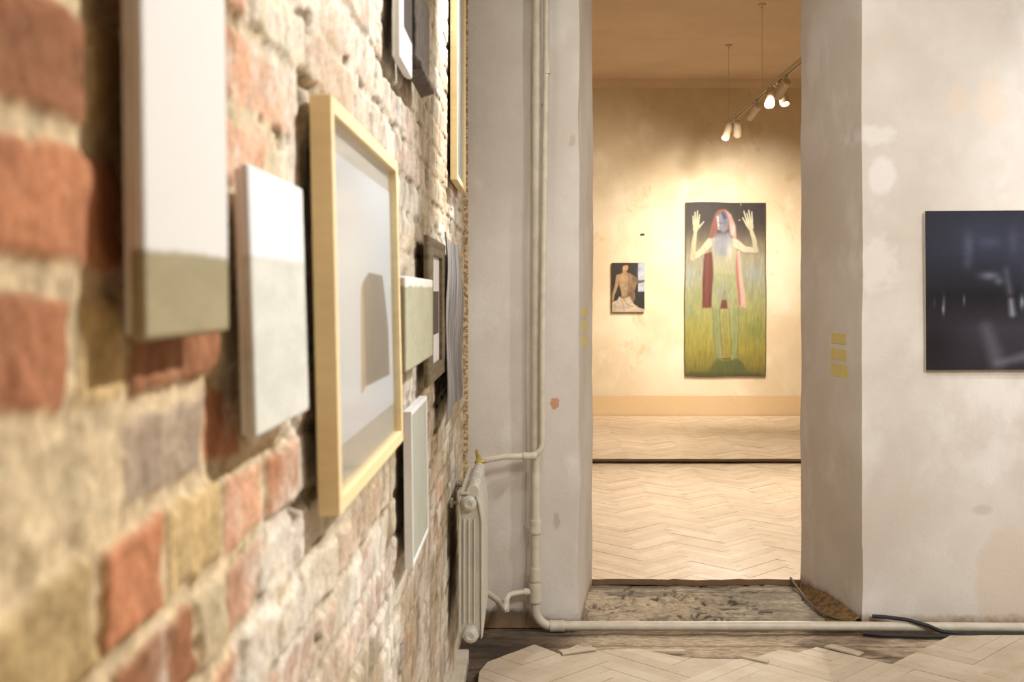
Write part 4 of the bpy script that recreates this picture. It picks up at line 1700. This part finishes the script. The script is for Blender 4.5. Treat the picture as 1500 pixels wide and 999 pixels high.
def spotlight(y, target, label, power=0, ang=50, side=0.0):
    r = thing('track_spotlight', (TX, y, TZ - .016), label, 'spotlight', 'spotlights on the suspended track')
    mb = MB()
    mb.box(TX - .014, TX + .014, y - .045, y + .045, TZ - .036, TZ - .016)
    mb.build('adapter', track_mat, r, bevel=.003)
    piv = Vector((TX + side, y, TZ - .085))
    mb = MB()
    mb.cyl((TX, y, TZ - .036), piv, .007, 10)
    mb.build('stem', track_mat, r)
    d = (Vector(target) - piv).normalized()
    mb = MB()
    a = piv - d * 0.05
    mb.lathe(a, d, [(0, .018), (.004, .034), (.03, .037), (.14, .037), (.145, .040), (.185, .040), (.187, .034), (.172, .030)], 22)
    mb.build('head', track_mat, r, smooth=True)
    mb = MB()
    mb.lathe(a + d * .170, d, [(0, .031), (.004, .028), (.008, .015), (.009, 0.001)], 20)
    mb.build('lens', lens_on, r, smooth=True, label='glowing lens')
    if power:
        add_spot('spot_lamp', a + d * .20, target, power, WARM, ang, 1.0)
    return r


PC = ((Xat(1061, YF)), YF)
spotlight(11.02, (0.7, 9.2, 0.0), 'lit spotlight at the near end of the track turned down to the left', 130, 110, side=-0.03)
spotlight(10.86, (PC[0] + .1, YF, 1.62), 'lit spotlight at the track end aimed right towards the tall painting', 230, 92, side=0.03)
spotlight(9.85, (1.0, YF, 1.5), 'grey spotlight hanging at the middle of the track', 190, 80)
spotlight(9.12, (1.1, 6.7, 0.0), 'brightest spotlight facing the doorway, left one of the pair by the right jamb', 130, 110, side=-.03)
spotlight(8.98, (2.4, 7.4, 0.0), 'spotlight aimed at the floor, right one of the pair by the right jamb', 85, 110, side=.03)
spotlight(8.75, (0.9, YF - .1, 0.6), 'dim spotlight topmost on the track at the jamb edge', 110, 90)

# ------------------------------------------------------------------ lights of the near room: wall spots and added fills
NEUT = (1.0, 0.985, 0.96)
COOL = (0.93, 0.96, 1.0)
add_spot('near_spot_or_fill', (1.9, 2.35, 3.7), (-0.28, 1.5, 1.6), 380, NEUT, 64, 1.0, 0.05)
add_spot('near_spot_or_fill', (0.55, 4.25, 3.75), (-0.28, 3.95, 2.4), 520, NEUT, 34, 1.0, 0.03)
add_spot('near_spot_or_fill', (3.1, 3.5, 3.7), (3.0, 5.0, 2.1), 190, COOL, 58, 1.0, 0.08)
add_spot('near_spot_or_fill', (2.6, 1.0, 3.7), (1.3, 5.0, 2.1), 130, NEUT, 80, 1.0, 0.25)  # added fill over the back wall
add_spot('near_spot_or_fill', (2.6, 3.0, 3.7), (-0.28, 4.0, 0.9), 130, NEUT, 50, 1.0, 0.10)  # added fill from the right for the far, lower brick wall
add_spot('near_spot_or_fill', (0.35, 2.6, 3.7), (1.45, 5.3, 1.5), 110, NEUT, 70, 1.0, 0.20)  # added to brighten the right reveal of the doorway
add_spot('near_spot_or_fill', (2.2, 0.0, 3.7), (3.6, 2.4, 0.0), 300, NEUT, 130, 1.0, 0.25)  # added wide fill onto the floor at the right

w = bpy.data.worlds.new('world')
SC.world = w
w.use_nodes = True
bg = w.node_tree.nodes['Background']
bg.inputs[0].default_value = (1.0, 0.93, 0.84, 1)
bg.inputs[1].default_value = 0.05

SC.view_settings.view_transform = 'Standard'
SC.view_settings.look = 'None'
SC.view_settings.gamma = 1
SC.view_settings.exposure = 0.75
SC.view_settings.use_curve_mapping = False
for o in SC.objects:
    if '_o' in o:
        del o['_o']
